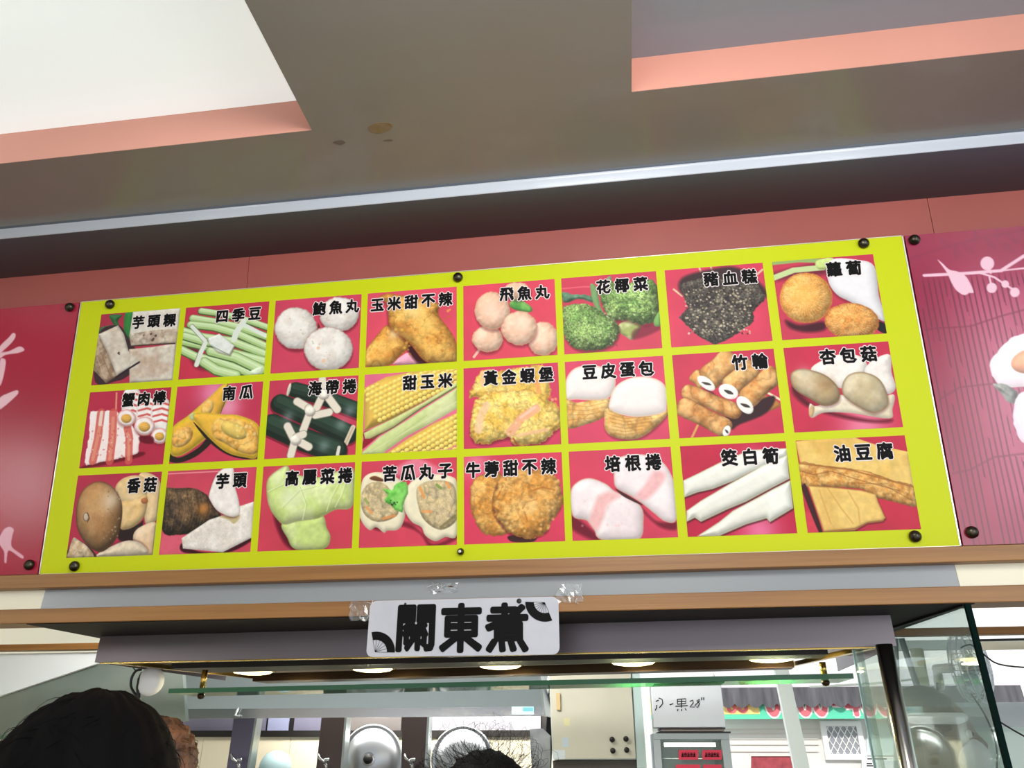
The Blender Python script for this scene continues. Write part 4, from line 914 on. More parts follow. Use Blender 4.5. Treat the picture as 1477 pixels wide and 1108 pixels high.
for px, py in ((364, 969.5), (537, 965.5), (721, 961), (913, 956), (1113, 950.5)):
    q = PZ(px, py, zb + .004)
    v, f = lathe_vf([(.074, .010), (.076, .003), (.070, 0.0), (.065, 0.001)], 28, 'Z', q); rg_ = obj('downlight', v, f, M_ring, hood, smooth=True)
    v, f = lathe_vf([(.0655, .001), (.058, -.004), (.034, -.008), (.0001, -.009)], 28, 'Z', q); obj('diffuser', v, f, M_lamp, rg_)
    d = bpy.data.lights.new('downlight_lamp', 'AREA'); d.shape = 'DISK'; d.size = .12; d.energy = 4; d.color = (1, .88, .55)
    o = bpy.data.objects.new('downlight_lamp', d); COL.objects.link(o); o.location = q - Vector((0, 0, .012))

# glass shelf on two brass posts
Ysh = hA.y + .10
gl, gr = PY(243, 997, Ysh), PY(1231, 975, Ysh)
shf = thing('glass_shelf', tuple(gl), 'long green-edged glass shelf hung below the downlights on two posts', 'glass shelf')
v, f = box_vf((0, 0, -.0065), ((gr - gl).length, .16, .0065)); ex = (gr - gl).normalized()
ey = Vector((-ex.y, ex.x, 0)).normalized()
vv = [gl + ex * q[0] + ey * q[1] + Vector((0, 0, q[2])) for q in v]
o = obj('shelf_pane', vv, f, [M_glass, M_gedge], shf)
for p_ in o.data.polygons: p_.material_index = 0 if abs(p_.normal.z) > .9 else 1
for px, pt, pb in ((293, 967, 1003), (1187, 944, 980)):
    q = PY(px, (pt + pb) / 2, Ysh + .04); zt = zb + .02; zs = gl.z + (gr.z - gl.z) * ((q.x - gl.x) / (gr.x - gl.x))
    post = tube('post', [(q.x, q.y, zs + .0066), (q.x, q.y, zb - .0125)], .0085, M_brass, shf, 14)
    v, f = lathe_vf([(.0001, -.022), (.008, -.020), (.011, -.014), (.010, -.0075), (.006, -.0067)], 16, 'Z', (q.x, q.y, zs)); obj('knob', v, f, M_db, shf, smooth=True)

# right showcase pane with dark front edge, steel post, inner pane
g0, g1 = PZ(1396, 872, Zs - .001), PZ(1290, 905, Zs - .001)
dg_ = (g1 - g0); dg_.z = 0; L_ = dg_.length; dg_.normalize(); ng = Vector((-dg_.y, dg_.x, 0))
def pane(name, base, direc, length, z0, z1, th, medge, label, front_w=.004):
    nn = Vector((-direc.y, direc.x, 0)) * th
    t = thing(name, (base.x, base.y, z0), label, 'glass pane')
    hexa('pane', [Vector((base.x, base.y, z0)), base + direc * length + Vector((0, 0, z0 - base.z)), base + direc * length + Vector((0, 0, z1 - base.z)), Vector((base.x, base.y, z1))], M_glass, t, d=nn)
    e0 = Vector((base.x, base.y, z0)) - direc * front_w
    hexa('front_edge', [e0 - nn * .3, e0 + direc * front_w - nn * .3, e0 + direc * front_w - nn * .3 + Vector((0, 0, z1 - z0)), e0 - nn * .3 + Vector((0, 0, z1 - z0))], medge, t, d=nn * 1.6)
    return t
COUNTER = 1.02
pr_ = pane('showcase_pane', g0, dg_, L_ + .25, COUNTER, Zs - .001, .008, M_dedge, 'clear showcase side pane with a dark green front edge at the right', .008)
tb = hexa('top_channel', [g0 + dg_ * .0 + Vector((0, 0, -.004)), g1 + dg_ * .2 + Vector((0, 0, -.004)), g1 + dg_ * .2 + Vector((0, 0, .0)), g0], M_black, pr_, d=ng * .012)
sp = PZ(1277, 931, zb - .004); sp = Vector((sp.x, sp.y + .01, sp.z))
post = thing('steel_post', (sp.x, sp.y, COUNTER), 'polished round steel post at the right end of the light canopy', 'post')
tube('pole', [(sp.x, sp.y, COUNTER + .006), (sp.x, sp.y, zb - .001)], .019, mat('polished_steel', (190, 186, 180), rough=.22, metal=1.0), post, 24)
v, f = lathe_vf([(.034, 0.0005), (.034, .006), (.02, .008)], 24, 'Z', (sp.x, sp.y, COUNTER)); obj('flange', v, f, M_steel, post)
ip = PZ(1233, 936, zb - .004)
pane('inner_pane', Vector((ip.x, ip.y + .02, zb)), Vector((sp.x - ip.x - .02, sp.y - ip.y - .02, 0)).normalized(), (Vector((sp.x, sp.y, 0)) - Vector((ip.x, ip.y + .02, 0))).length - .06, COUNTER, zb - .004, .004, mat('pale_glass_edge', (200, 226, 224), rough=.2), 'clear inner pane behind the glass shelf beside the steel post', .002)
# counter under it all
cn = thing('serving_counter', (1.2, 0, 0), 'steel topped serving counter under the showcase', 'counter')
box('body', (-.3, hA.y - .15, .0), (3.3, hA.y + .42, COUNTER - .04), M_cream, cn); box('worktop', (-.32, hA.y - .2, COUNTER - .039), (3.32, hA.y + .45, COUNTER), M_steel, cn, .003)

# small white cup with black strap hanging at the left end
q = PY(217, 983, .45); r_ = (PY(235, 983, .45) - PY(217, 983, .45)).length
cup = thing('hanging_cup', (q.x, q.y, q.z), 'round white cup hanging on a black strap under the canopy left end', 'cup')
v, f = sphere_vf((q.x, q.y, q.z), (r_, r_ * .8, r_ * 1.02), 28, 18, lambda d: 1.0 if d.x > -.55 else .55 / abs(d.x) * 1.0); obj('bowl', v, f, M_plastic, cup, smooth=True)
pts = [(204, 966), (196, 968), (190, 978), (189, 990), (194, 1000), (201, 1008)]
tube('strap', [PY(a, b2, .45) for a, b2 in catmull(pts + pts[::-1][1:-1], 3)[:16]], .004, M_black, cup, 8)
tube('strap', [PY(a, b2, .45) for a, b2 in ((206, 970), (201, 980), (199, 992), (200, 1006), (202, 1014))], .006, M_black, cup, 8)
tube('hook', [PY(191, 955, .45), PY(191, 962, .45), PY(196, 968, .45)], .002, M_black, cup, 6)

# ------------------------------------------------------------------ kitchen beyond
YR = 1.6
rail = box('trim_4', (XL, YR, zat(926.5, YR) - .0), (XR, YR + .06, zat(916.5, YR) + .0), M_wood, None, .002); tag(rail, 'oak transom rail across the kitchen side', kind='structure')
za = zat(927, YR)
lp = hexa('wall_back', [PY(-60, 944, YR + .02), PY(141, 941, YR + .02), PY(141, 957, YR + .02), PY(0, 1004, YR + .02), PY(-60, 1024, YR + .02)], mat('pale_panel', (236, 242, 242), rough=.4), None, d=(0, .02, 0)); tag(lp, 'pale grey panel under the transom rail', kind='structure')
M_can = mat('canopy_steel', (164, 172, 170), rough=.34, metal=.75, bump=.02, bscale=8)
YC = 1.9
can = thing('side_canopy', tuple(PY(60, 1065, YC)), 'sloping grey green steel canopy at far left behind the black haired head', 'canopy')
hexa('slope_panel', [PY(-90, 1066, YC), PY(-90, 1032, YC), PY(0, 1003, YC), PY(140, 957, YC), PY(262, 957, YC), PY(268, 1040, YC), PY(40, 1064, YC)], mat('canopy_paint', (140, 150, 142), rough=.35, metal=.3, noise=(2, (120, 132, 122), 1)), can, d=(0, .03, 0))
tube('edge_rod', [PY(-90, 1032, YC - .01), PY(0, 1003, YC - .01), PY(140, 957, YC - .01)], .006, M_black, can)
hexa('green_lip', [PY(-90, 1068, YC - .012), PY(-90, 1061, YC - .012), PY(36, 1059, YC - .012), PY(30, 1067, YC - .012)], mat('green_lip', (104, 130, 108), rough=.3), can, d=(0, .01, 0))
hexa('brown_lip', [PY(-90, 1076, YC), PY(-90, 1068.5, YC), PY(30, 1068, YC), PY(26, 1074, YC)], mat('brown_lip', (90, 56, 40), rough=.5), can, d=(0, .02, 0))

# range hood
YH = 2.3
rh = thing('range_hood', tuple(PY(520, 1034, YH)), 'long stainless range hood behind the glass shelf', 'range hood')
lipL0, lipR0 = PY(262, 1037, YH), PY(784, 1033, YH); lipL1, lipR1 = PY(262, 1023, YH), PY(782, 1019.5, YH)
hexa('front_lip', [lipL0, lipR0, lipR1, lipL1], M_steel, rh, d=(0, .02, 0))
topL, topR = PY(262, 962, YH + .25), PY(775, 962, YH + .25)
hexa('slope_panel', [lipL1 + Vector((0, .012, 0)), lipR1 + Vector((0, .012, 0)), topR, topL], mat('hood_face', (150, 162, 164), rough=.34, metal=.7, bump=.02, bscale=5), rh, d=(0, .02, .0))
hexa('end_panel', [lipR0, PY(784, 1033, YH) + Vector((.02, .75, .0)), topR + Vector((.06, .5, 0)), topR, lipR1], M_can, rh, d=(.012, 0, 0))
hexa('maker_plate', [PY(738, 1031, YH - .004), PY(770, 1031, YH - .004), PY(770, 1019.5, YH - .004), PY(738, 1019.5, YH - .004)], mat('maker_plate', (206, 236, 240), rough=.3), rh, d=(0, .003, 0))
hexa('plate_strip', [PY(754, 1026, YH - .006), PY(769, 1026, YH - .006), PY(769, 1020.5, YH - .006), PY(754, 1020.5, YH - .006)], mat('plate_strip', (120, 196, 206), rough=.3), rh, d=(0, .002, 0))
tube('hook', [PY(345, 1020, YH - .01), PY(339, 1032, YH - .012), PY(346, 1033, YH - .01)], .008, M_can, rh, 6)
hexa('duct_gap', [PY(795, 1108, YH + .35), PY(800, 985, YH + .35), PY(792, 985, YH + .35), PY(784, 1108, YH + .35)], M_black, rh, d=(0, .02, 0))

# back wall with frosted window strip, black rail and cream tiles
YK = 3.2
wk = thing('wall_kitchen', (1.0, YK, 0), 'cream tiled kitchen wall under a dark window strip', kind='structure')
kx0, kx1 = PY(-150, 1060, YK).x, PY(800, 1060, YK).x
zt0 = PY(500, 1063, YK).z; zg1 = PY(500, 1054, YK).z
box('wall_slab', (kx0, YK + .012, 0), (kx1, YK + .1, zg1), M_cream, wk)
M_tile = mat('cream_tile', (240, 232, 208), rough=.25, coat=.3)
tw, th_ = .30, .24; nT = int((kx1 - kx0) / tw)
off = PY(418, 1080, YK).x; i0 = math.floor((kx0 - off) / tw)
for i in range(i0, i0 + nT + 1):
    for j in range(3):
        x0 = off + i * tw
        if x0 + tw > kx1 + .2: continue
        box('tile', (x0 + .0015, YK, zt0 - (j + 1) * th_ + .003), (x0 + tw - .0015, YK + .011, zt0 - j * th_ - .001), M_tile, wk)
box('black_rail', (kx0, YK - .03, zt0 + .0), (kx1, YK + .012, zg1), M_black, wk)
zg2 = PY(500, 1030, YK).z
M_frost = mat('frosted_strip', (126, 126, 150), rough=.3, noise=(1.5, (96, 94, 112), .8))
for a, b2, lightc in ((262, 334, 0), (338, 382, 0), (385, 415, 1), (423, 462, 0), (500, 578, 2), (620, 780, 3)):
    m_ = {0: M_frost, 1: mat('frosted_bright', (150, 156, 190), rough=.3), 2: mat('grey_strip', (96, 92, 92), rough=.4), 3: mat('steel_strip', (176, 176, 186), rough=.3, metal=.5)}[lightc]
    p0, p1 = PY(a, 1054, YK).x, PY(b2, 1054, YK).x
    box('window_pane', (p0, YK, zg1 + .001), (p1, YK + .01, zg2 + .1), m_, wk)
box('window_back', (kx0, YK + .02, zg1), (kx1, YK + .05, zg2 + .12), M_black, wk)
# three steel uprights with chrome taps
YP = 2.75
for i, (tl_, tr_, bl_, br_, m_, lab) in enumerate(((338, 368, 327, 356, mat('violet_steel', (108, 104, 128), rough=.35, metal=.6), 'flat grey violet steel upright nearest the black haired head'),
        (464, 497, 456, 491, mat('brown_steel', (84, 72, 70), rough=.4, metal=.5), 'flat brown upright left of the round steel lid'), (580, 616, 579, 612, mat('brown_steel', (0, 0, 0)), 'flat brown upright right of the round steel lid'))):
    a, b2, c, d = PY(tl_, 1033, YP), PY(tr_, 1033, YP), PY(br_, 1108, YP), PY(bl_, 1108, YP)
    kd = (c - b2) / (b2.z - c.z); kl = (d - a) / (a.z - d.z)
    c = b2 + kd * (b2.z - .9); d = a + kl * (a.z - .9)
    u = thing('steel_upright', ((c.x + d.x) / 2, YP, .9), lab, 'upright'); hexa('plate', [d, c, b2, a], m_, u, d=(0, .05, 0))
    hexa('side_flange', [c + Vector((.001, 0, 0)), c + Vector((.014, 0, 0)), b2 + Vector((.014, 0, 0)), b2 + Vector((.001, 0, 0))], M_can, u, d=(0, .08, 0))
    px = (344, 470, 594)[i]; 
    tp = thing('wall_tap', tuple(PY(px, 1104, YP - .03)), 'small chrome tap on the %s upright' % ('left grey violet', 'middle brown', 'right brown')[i], 'tap', 'taps on the uprights')
    tube('spout', [PY(px - 10, 1088, YP - .05), PY(px - 9, 1094, YP - .06), PY(px - 4, 1098, YP - .06), PY(px, 1102, YP - .03)], .007, M_steel, tp, 8)
    tube('valve', [PY(px - 4, 1097, YP - .05), PY(px + 5, 1096, YP - .05)], .010, M_steel, tp, 8)
    tube('stem', [PY(px, 1098, YP - .045), PY(px + 1, 1112, YP - .045)], .008, M_steel, tp, 8)
    box('bracket', tuple(PY(px, 1100, YP - .03) - Vector((.012, .0, .012))), tuple(PY(px, 1100, YP) + Vector((.012, -.001, .012))), M_steel, tp)
# round lids hanging on the wall
for cx, cy, rpx, lab in ((536, 1095, 45, 'round aluminium pot lid with black knob hanging between the brown uprights'), (667, 1096, 45, 'round aluminium pot lid partly behind the curly black hair')):
    YL = 2.95; q = PY(cx, cy, YL); R_ = (PY(cx + rpx, cy, YL) - q).length
    lid = thing('pot_lid', tuple(q), lab, 'pot lid', 'lids on the kitchen wall')
    v, f = lathe_vf([(R_, 0), (R_, -.012), (R_ * .95, -.016), (R_ * .90, -.006), (R_ * .87, -.004), (R_ * .82, -.018), (R_ * .5, -.045), (R_ * .2, -.055), (.0001, -.056)], 48, 'Y', q)
    obj('dish', v, [x[::-1] for x in f], mat('aluminium', (176, 182, 190), rough=.32, metal=.9, bump=.02, bscale=20), lid, smooth=True)
    v, f = lathe_vf([(R_ * .2, -.054), (R_ * .2, -.064), (R_ * .15, -.066)], 24, 'Y', q); obj('boss', v, f, M_steel, lid)
    v, f = lathe_vf([(R_ * .10, -.056), (R_ * .14, -.075), (R_ * .12, -.088), (.0001, -.090)], 20, 'Y', q); obj('knob', v, [x[::-1] for x in f], M_black, lid, smooth=True)
# pale blue bowl bottom between the uprights
q = PY(397, 1108, 2.9); r_ = (PY(419, 1108, 2.9) - q).length
v, f = sphere_vf(q, (r_, r_, r_), 28, 16); bo = obj('blue_bowl', v, f, mat('pale_blue_plastic', (176, 206, 214), rough=.4), None, smooth=True)
tag(bo, 'pale blue domed bowl between the violet and brown uprights', 'bowl')
# grey bent duct at the right of the hood
hexa_ = thing('vent_duct', tuple(PY(775, 1108, 2.6)), 'dusty grey bent metal duct beside the control cabinet', 'duct')
hexa('duct_body', [PY(768, 1130, 2.2), PY(764, 1052, 2.2), PY(782, 1051, 2.2), PY(793, 1062, 2.2), PY(794, 1130, 2.2)], mat('dusty_metal', (120, 124, 128), rough=.6, metal=.5, noise=(14, (150, 154, 156), 1)), hexa_, d=(0, .06, 0))

# cream control cabinet
YE = 2.1
cab = thing('control_cabinet', tuple(PY(855, 1096, YE)), 'cream metal control cabinet with four black knobs right of the range hood', 'cabinet')
hexa('body', [PY(797, 1096, YE + .01), PY(929, 1096, YE + .01), PY(916, 958, YE + .01), PY(791, 958, YE + .01)], mat('cabinet_side', (196, 206, 200), rough=.45), cab, d=(0, .3, 0))
dr = hexa('door', [PY(798, 1095, YE - .012), PY(917, 1094, YE - .012), PY(909, 962, YE - .012), PY(793, 962, YE - .012)], mat('cabinet_cream', (204, 202, 182), rough=.4, noise=(3, (192, 190, 172), 1)), cab, d=(0, .02, 0))
hh = hexa('handle', [PY(803, 1024, YE - .022), PY(808.5, 1024, YE - .022), PY(807.5, 1000, YE - .022), PY(802, 1000, YE - .022)], mat('handle_brass', (206, 180, 130), rough=.4), dr, d=(0, .009, 0))
for px, py in ((883, 1067), (903, 1066), (884, 1083), (904, 1082)):
    q = PY(px, py, YE - .013); v, f = lathe_vf([(.0125, 0), (.0125, -.012), (.009, -.018), (.0001, -.019)], 16, 'Y', q); obj('knob', v, [x[::-1] for x in f], M_black, dr, smooth=True)
for (a, b2, c, d), cc in (((797, 1082, 815, 1095), (206, 216, 218)), ((811, 1064, 820, 1078), (190, 206, 212)), ((813, 1036, 822, 1047), (214, 210, 160))):
    hexa('sticker', [PY(a, d, YE - .0135), PY(c, d, YE - .0135), PY(c, b2, YE - .0135), PY(a, b2, YE - .0135)], mat('sticker_%d' % a, cc, rough=.5), dr, d=(0, .0012, 0))
un = hexa('lower_unit', [PY(800, 1140, YE + .02), PY(932, 1140, YE + .02), PY(930, 1097, YE + .02), PY(797, 1097.5, YE + .02)], mat('dark_unit', (66, 60, 56), rough=.5), cab, d=(0, .25, 0))
hexa('side_strip', [PY(919, 1108, YE - .005), PY(933, 1108, YE - .005), PY(922, 958, YE - .005), PY(911, 958, YE - .005)], mat('strip_green', (186, 208, 204), rough=.4), cab, d=(0, .01, 0))

# display fridge, clutter and carton
YG = 1.95
fr = thing('display_fridge', tuple(PY(1000, 1108, YG)), 'grey glass-door display fridge with red labels under the white carton', 'fridge')
ft = PY(998, 1058, YG).z; fx0, fx1 = PY(943, 1075, YG).x, PY(1053, 1075, YG).x
M_fr = mat('fridge_grey', (156, 166, 168), rough=.4)
box('cabinet', (fx0, YG + .03, .0), (fx0 + .02, YG + .6, ft), M_fr, fr); box('cabinet_side', (fx1 - .02, YG + .03, .0), (fx1, YG + .6, ft), M_fr, fr)
box('cabinet_top', (fx0 + .02, YG + .03, ft - .03), (fx1 - .02, YG + .6, ft), M_fr, fr); box('cabinet_back', (fx0 + .02, YG + .58, .0), (fx1 - .02, YG + .6, ft - .03), mat('fridge_inside', (206, 206, 200), rough=.5), fr)
zo = PY(998, 1067, YG).z; ox0, ox1 = PY(954, 1090, YG).x, PY(1043, 1090, YG).x
door = box('door_frame', (fx0, YG, zo), (fx1, YG + .028, ft), M_fr, fr, .002)
box('door_stile', (fx0, YG, .1), (ox0, YG + .028, zo), M_fr, fr); box('door_stile', (ox1, YG, .1), (fx1, YG + .028, zo), M_fr, fr)
box('door_glass', (ox0, YG + .01, .1), (ox1, YG + .016, zo), M_glass, fr)
box('lamp_tube', (ox0 + .02, YG + .08, zo - .03), (ox1 - .02, YG + .11, zo - .012), mat('fridge_lamp', (255, 250, 230), emit=4), fr)
for k in range(2):
    L = [tube_vf([(fx0 + .02, YG + .1 + .05 * j, zo - .08 - .3 * k), (fx1 - .02, YG + .1 + .05 * j, zo - .08 - .3 * k)], .0025, 5) for j in range(9)]
    v, f = merge(L); obj('wire_shelf', v, f, M_steel, fr)
M_redl = mat('red_label', (196, 36, 66), rough=.5)
for a, b2, c, d, t_ in ((979, 1082, 1007, 1096, 0), (1013, 1082, 1041, 1096, 0), (975, 1103, 1010, 1117, 0), (1014, 1103, 1041, 1117, 0)):
    rl = hexa('red_label', [PY(a, d, YG - .002), PY(c, d, YG - .002), PY(c, b2, YG - .002), PY(a, b2, YG - .002)], M_redl, fr, d=(0, .002, 0))
    if d > 1110: continue
    rg = random.Random(a); L = []                      # five small dense characters, too small in the photo to read
    for k in range(5):
        cx = a + 3.5 + (c - a - 7) * (k + .5) / 5; cy = (b2 + d) / 2
        for (u0, v0, u1, v1) in [(-1.6, -2.6, 1.6, -2.6), (-1.8, -.4 + rg.uniform(-.6, .6), 1.8, -.4), (-1.4, 2.6, 1.4, 2.6), (rg.uniform(-.6, .6), -3.4, 0, 3)] + ([(-1.5, -2, -1.5, 2), (1.5, -2, 1.5, 2)] if k % 2 else [(-.4, 0, -1.8, 3), (.4, 0, 1.8, 3)]):
            L.append(tube_vf([PY(cx + u0, cy + v0, YG - .003), PY(cx + u1, cy + v1, YG - .003)], .0012, 4))
    v, f = merge(L); obj('lettering', v, f, M_ink, rl)
M_card = mat('white_card', (238, 244, 248), rough=.5)
ct = PY(990, 1046, YG + .05); cx0, cx1 = PY(941, 1015, YG + .05).x, PY(1043, 1015, YG + .05).x; cz1 = PY(990, 985, YG + .05).z
carton = thing('carton', (ct.x, YG + .05, ct.z), 'white cardboard carton with handwriting on top of the display fridge', 'carton')
zc0 = ft + .0255
box('box_body', (cx0, YG + .05, zc0), (cx1, YG + .35, cz1), M_card, carton, .002)
wr = [[(947,1013),(951,1011)],[(948,1018),(948,1022),(946,1026)],[(951,1008),(956,1010),(957,1016),(952,1022)],
      [(978,1010),(978,1017)],[(978,1010),(990,1009),(990,1016),(978,1017)],[(984,1009),(984,1022)],[(978,1013),(990,1013)],[(975,1020),(993,1019)],[(979,1024),(978,1027)],[(984,1024),(984,1027)],[(989,1023),(991,1026)],
      [(967,1018),(972,1016)],[(996,1013),(1000,1011),(1001,1015),(996,1021),(1003,1021)],[(1010,1010),(1006,1012),(1010,1016),(1007,1022),(1003,1019),(1010,1012)],[(1013,1007),(1013,1011)],[(1016,1007),(1016,1011)]]
v, f = merge([tube_vf([PY(a - 1, b2 - 1, YG + .0495) for a, b2 in q], .0022, 5) for q in wr]); obj('handwriting', v, f, M_ink, carton)
for k, (dx, w_) in enumerate(((-.004, .20), (.01, .17), (.006, .15))):
    o = box('flat_tray', (cx0 + .02 + dx, YG + .03 + .01 * k, ft + .001 + k * .008), (cx1 + .01 - dx * 2, YG + .4, ft + .008 + k * .008), mat('tray_%d' % k, ((40, 36, 34), (150, 140, 130), (56, 50, 48))[k], rough=.5), None, .001)
    tag(o, ('black flat tray lying lowest on the display fridge', 'pale flat tray between two dark ones on the fridge', 'dark flat tray directly under the white carton')[k], 'tray', 'flat trays between fridge and carton')

# ------------------------------------------------------------------ window front and the street
YV = 3.7
win = thing('window_1', tuple(PY(1150, 1108, YV)), 'white framed window front to the street', kind='structure')
def stile(a0, a1, b0, b1, m, nm='stile', d=.06):
    a, b2, c, e = PY(a0, 940, YV), PY(a1, 940, YV), PY(b1, 1108, YV), PY(b0, 1108, YV)
    kc = (c - b2) / (b2.z - c.z); ke = (e - a) / (a.z - e.z); z = .1
    hexa(nm, [a + ke * (a.z - z), b2 + kc * (b2.z - z), b2, a], m, win, d=(0, d, 0))
M_fw = mat('frame_white', (214, 222, 216), rough=.4)
stile(1112, 1132, 1146, 1168, M_fw); stile(925, 932, 934, 944, M_fw); stile(1500, 1520, 1560, 1580, M_fw)
zt = PY(1150, 940, YV).z
box('head_rail', (PY(925, 940, YV).x, YV, zt), (5.2, YV + .06, zt + .06), M_fw, win)
tube('cross_bar', [PY(1168, 991, YV + .1), PY(1260, 986, YV + .1), PY(1327, 979, YV + .1)], .008, M_fw, win, 6)
YO = 8.6
fc = thing('street_facade', tuple(PY(1150, 1140, YO)), 'white street building with awning and barred window across the road', 'building')
M_fwall = mat('facade_white', (226, 226, 222), rough=.7, noise=(.8, (214, 206, 196), .8))
x0, x1 = PY(900, 1050, YO).x, 9.5
box('wall', (x0, YO, 0), (x1, YO + .2, 4.2), M_fwall, fc)
M_line = mat('facade_line', (212, 206, 198), rough=.7)
for k, py in enumerate((1052, 1058, 1066, 1074, 1084)):
    z = PY(1150, py, YO).z; box('ledge', (x0, YO - .02, z - .006), (PY(1180, py, YO).x, YO, z + .006), M_line, fc)
YA = 8.20
bn = thing('shop_banner', tuple(PY(1160, 1043, YA)), 'green and yellow shop banner with pink phone digits under the awning', 'banner')
M_green = mat('banner_green', (90, 208, 168), rough=.5); M_yel = mat('banner_yellow', (246, 214, 130), rough=.5)
zb0, zb1 = PY(1160, 1037, YA).z, PY(1160, 1004, YA).z; bx0, bx1 = PY(936, 1030, YA).x, PY(1310, 1030, YA).x; ym = PY(1096, 1030, YA).x; zy = PY(1160, 1030, YA).z
box('green_field', (bx0, YA, zb0), (bx1, YA + .02, zb1), M_green, bn); box('yellow_field', (bx0, YA - .004, zy), (ym, YA - .0005, zb1), M_yel, bn)
M_pinkd = mat('pink_digit', (232, 110, 120), rough=.5); M_wout = mat('digit_outline', (250, 240, 236), rough=.5)
txt = '0800-400'; X0, X1 = PY(1115, 1020, YA).x, PY(1276, 1020, YA).x; em = .38; zc_ = PY(1200, 1014, YA).z
for o_, m_, y in ((.10, M_wout, -.004), (.045, M_pinkd, -.008)):
    v, f = text_vf(txt, lambda i, gx, gy: (X0 + (X1 - X0) * i / 7 + gx * em * .82, YA + y, zc_ + gy * em), o_, eps=.0003); obj('lettering' if m_ is M_pinkd else 'lettering_outline', v, f, m_, bn)
v, f = text_vf('88', lambda i, gx, gy: (PY(1055 + i * 16, 1018, YA).x + gx * em * .6, YA - .008, zc_ - .02 + gy * em * .6), .04, eps=.0003); obj('lettering', v, f, M_pinkd, bn)
aw = thing('awning', tuple(PY(1160, 1016, 8.1)), 'grey scalloped awning over the green shop banner', 'awning')
M_aw = mat('awning_cloth', (66, 64, 68), rough=.8, noise=(4, (98, 96, 100), .9), stretch=(3, 1, .4))
YAW = 8.10; P = []
n = 21; pa, pb_ = PY(1040, 1017, YAW), PY(1480, 1015, YAW)
za0, za1 = PY(1160, 1015, YAW).z, PY(1160, 991, YAW).z
for i in range(n * 6 + 1):
    t = i / (n * 6); P.append((pa.x + (pb_.x - pa.x) * t, YAW, za0 - .045 * abs(math.sin(PI * t * n))))
V = [Vector(q) for q in P] + [Vector((q[0], YAW + .02, za1)) for q in P]; m_ = len(P)
obj('valance', V, [[i, i + 1, m_ + i + 1, m_ + i] for i in range(m_ - 1)], M_aw, aw)
o = hexa('canopy', [(pa.x, YAW + .02, za1), (pb_.x, YAW + .02, za1), (pb_.x, YO - .02, za1 + .2), (pa.x, YO - .02, za1 + .2)], mat('awning_top', (196, 190, 194), rough=.6), aw, d=(0, 0, .02))
# barred window
bw = thing('barred_window', tuple(PY(1222, 1088, YO - .03)), 'white window with diamond lattice bars on the street wall', 'window')
a, b2 = PY(1190, 1094, YO - .03), PY(1256, 1040, YO - .03)
M_wf = mat('window_white', (240, 240, 238), rough=.5)
hx0, hx1, hz0, hz1 = PY(1196, 1088, YO).x, PY(1240, 1088, YO).x, PY(1220, 1088, YO).z, PY(1220, 1048, YO).z
box('glass', (hx0, YO - .04, hz0), (hx1, YO - .03, hz1), mat('window_grey', (150, 152, 158), rough=.3), bw)
for p0, p1 in (((hx0 - .06, hz0 - .06), (hx0, hz1 + .06)), ((hx1, hz0 - .06), (hx1 + .06, hz1 + .06)), ((hx0, hz1), (hx1, hz1 + .06)), ((hx0, hz0 - .06), (hx1, hz0))):
    box('frame', (p0[0], YO - .07, p0[1]), (p1[0], YO - .002, p1[1]), M_wf, bw)
L = []; W_, H_ = hx1 - hx0, hz1 - hz0; st_ = .075
for k in range(-8, 14):
    for s_ in (1, -1):
        c0 = hx0 + k * st_; t0, t1 = 0.0, H_
        xa, xb = (c0, c0 + H_ * .6) if s_ > 0 else (c0 + H_ * .6, c0)
        pts = []
        for t in np.linspace(0, 1, 13):
            x = xa + (xb - xa) * t
            if hx0 <= x <= hx1: pts.append((x, YO - .05, hz0 + H_ * t))
        if len(pts) > 1: L.append(tube_vf([pts[0], pts[-1]], .006, 4))
v, f = merge(L); tag(obj('lattice', v, f, M_wf, bw), kind=None)
hexa('side_panel', [PY(1250, 1090, YO - .02), PY(1290, 1090, YO - .02), PY(1290, 1044, YO - .02), PY(1250, 1044, YO - .02)], mat('side_teal', (206, 222, 220), rough=.4), bw, d=(0, .015, 0))
rs = thing('red_sign', tuple(PY(1114, 1108, 8.3)), 'dull red sign board low on the street side behind the white window post', 'sign')
hexa('board', [PY(1084, 1150, 8.3), PY(1146, 1150, 8.3), PY(1146, 1091, 8.3), PY(1084, 1091, 8.3)], mat('sign_red', (168, 62, 70), rough=.6, noise=(14, (120, 40, 50), .8)), rs, d=(0, .04, 0))
hexa('frame_top', [PY(1082, 1091, 8.28), PY(1148, 1091, 8.28), PY(1148, 1088, 8.28), PY(1082, 1088, 8.28)], M_line, rs, d=(0, .05, 0))
nt = thing('notice_sheet', tuple(PY(1262, 1108, YO - .09)), 'white printed notice sheet below the barred street window', 'notice')
hexa('sheet', [PY(1243, 1130, YO - .09), PY(1292, 1130, YO - .09), PY(1290, 1092, YO - .09), PY(1243, 1092, YO - .09)], M_wf, nt, d=(0, .01, 0))
for py, a, b2 in ((1094, 1251, 1279), (1101, 1250, 1258), (1104, 1250, 1262)):
    hexa('print_line', [PY(a, py + 1.6, YO - .093), PY(b2, py + 1.6, YO - .093), PY(b2, py, YO - .093), PY(a, py, YO - .093)], M_ink, nt, d=(0, .002, 0))

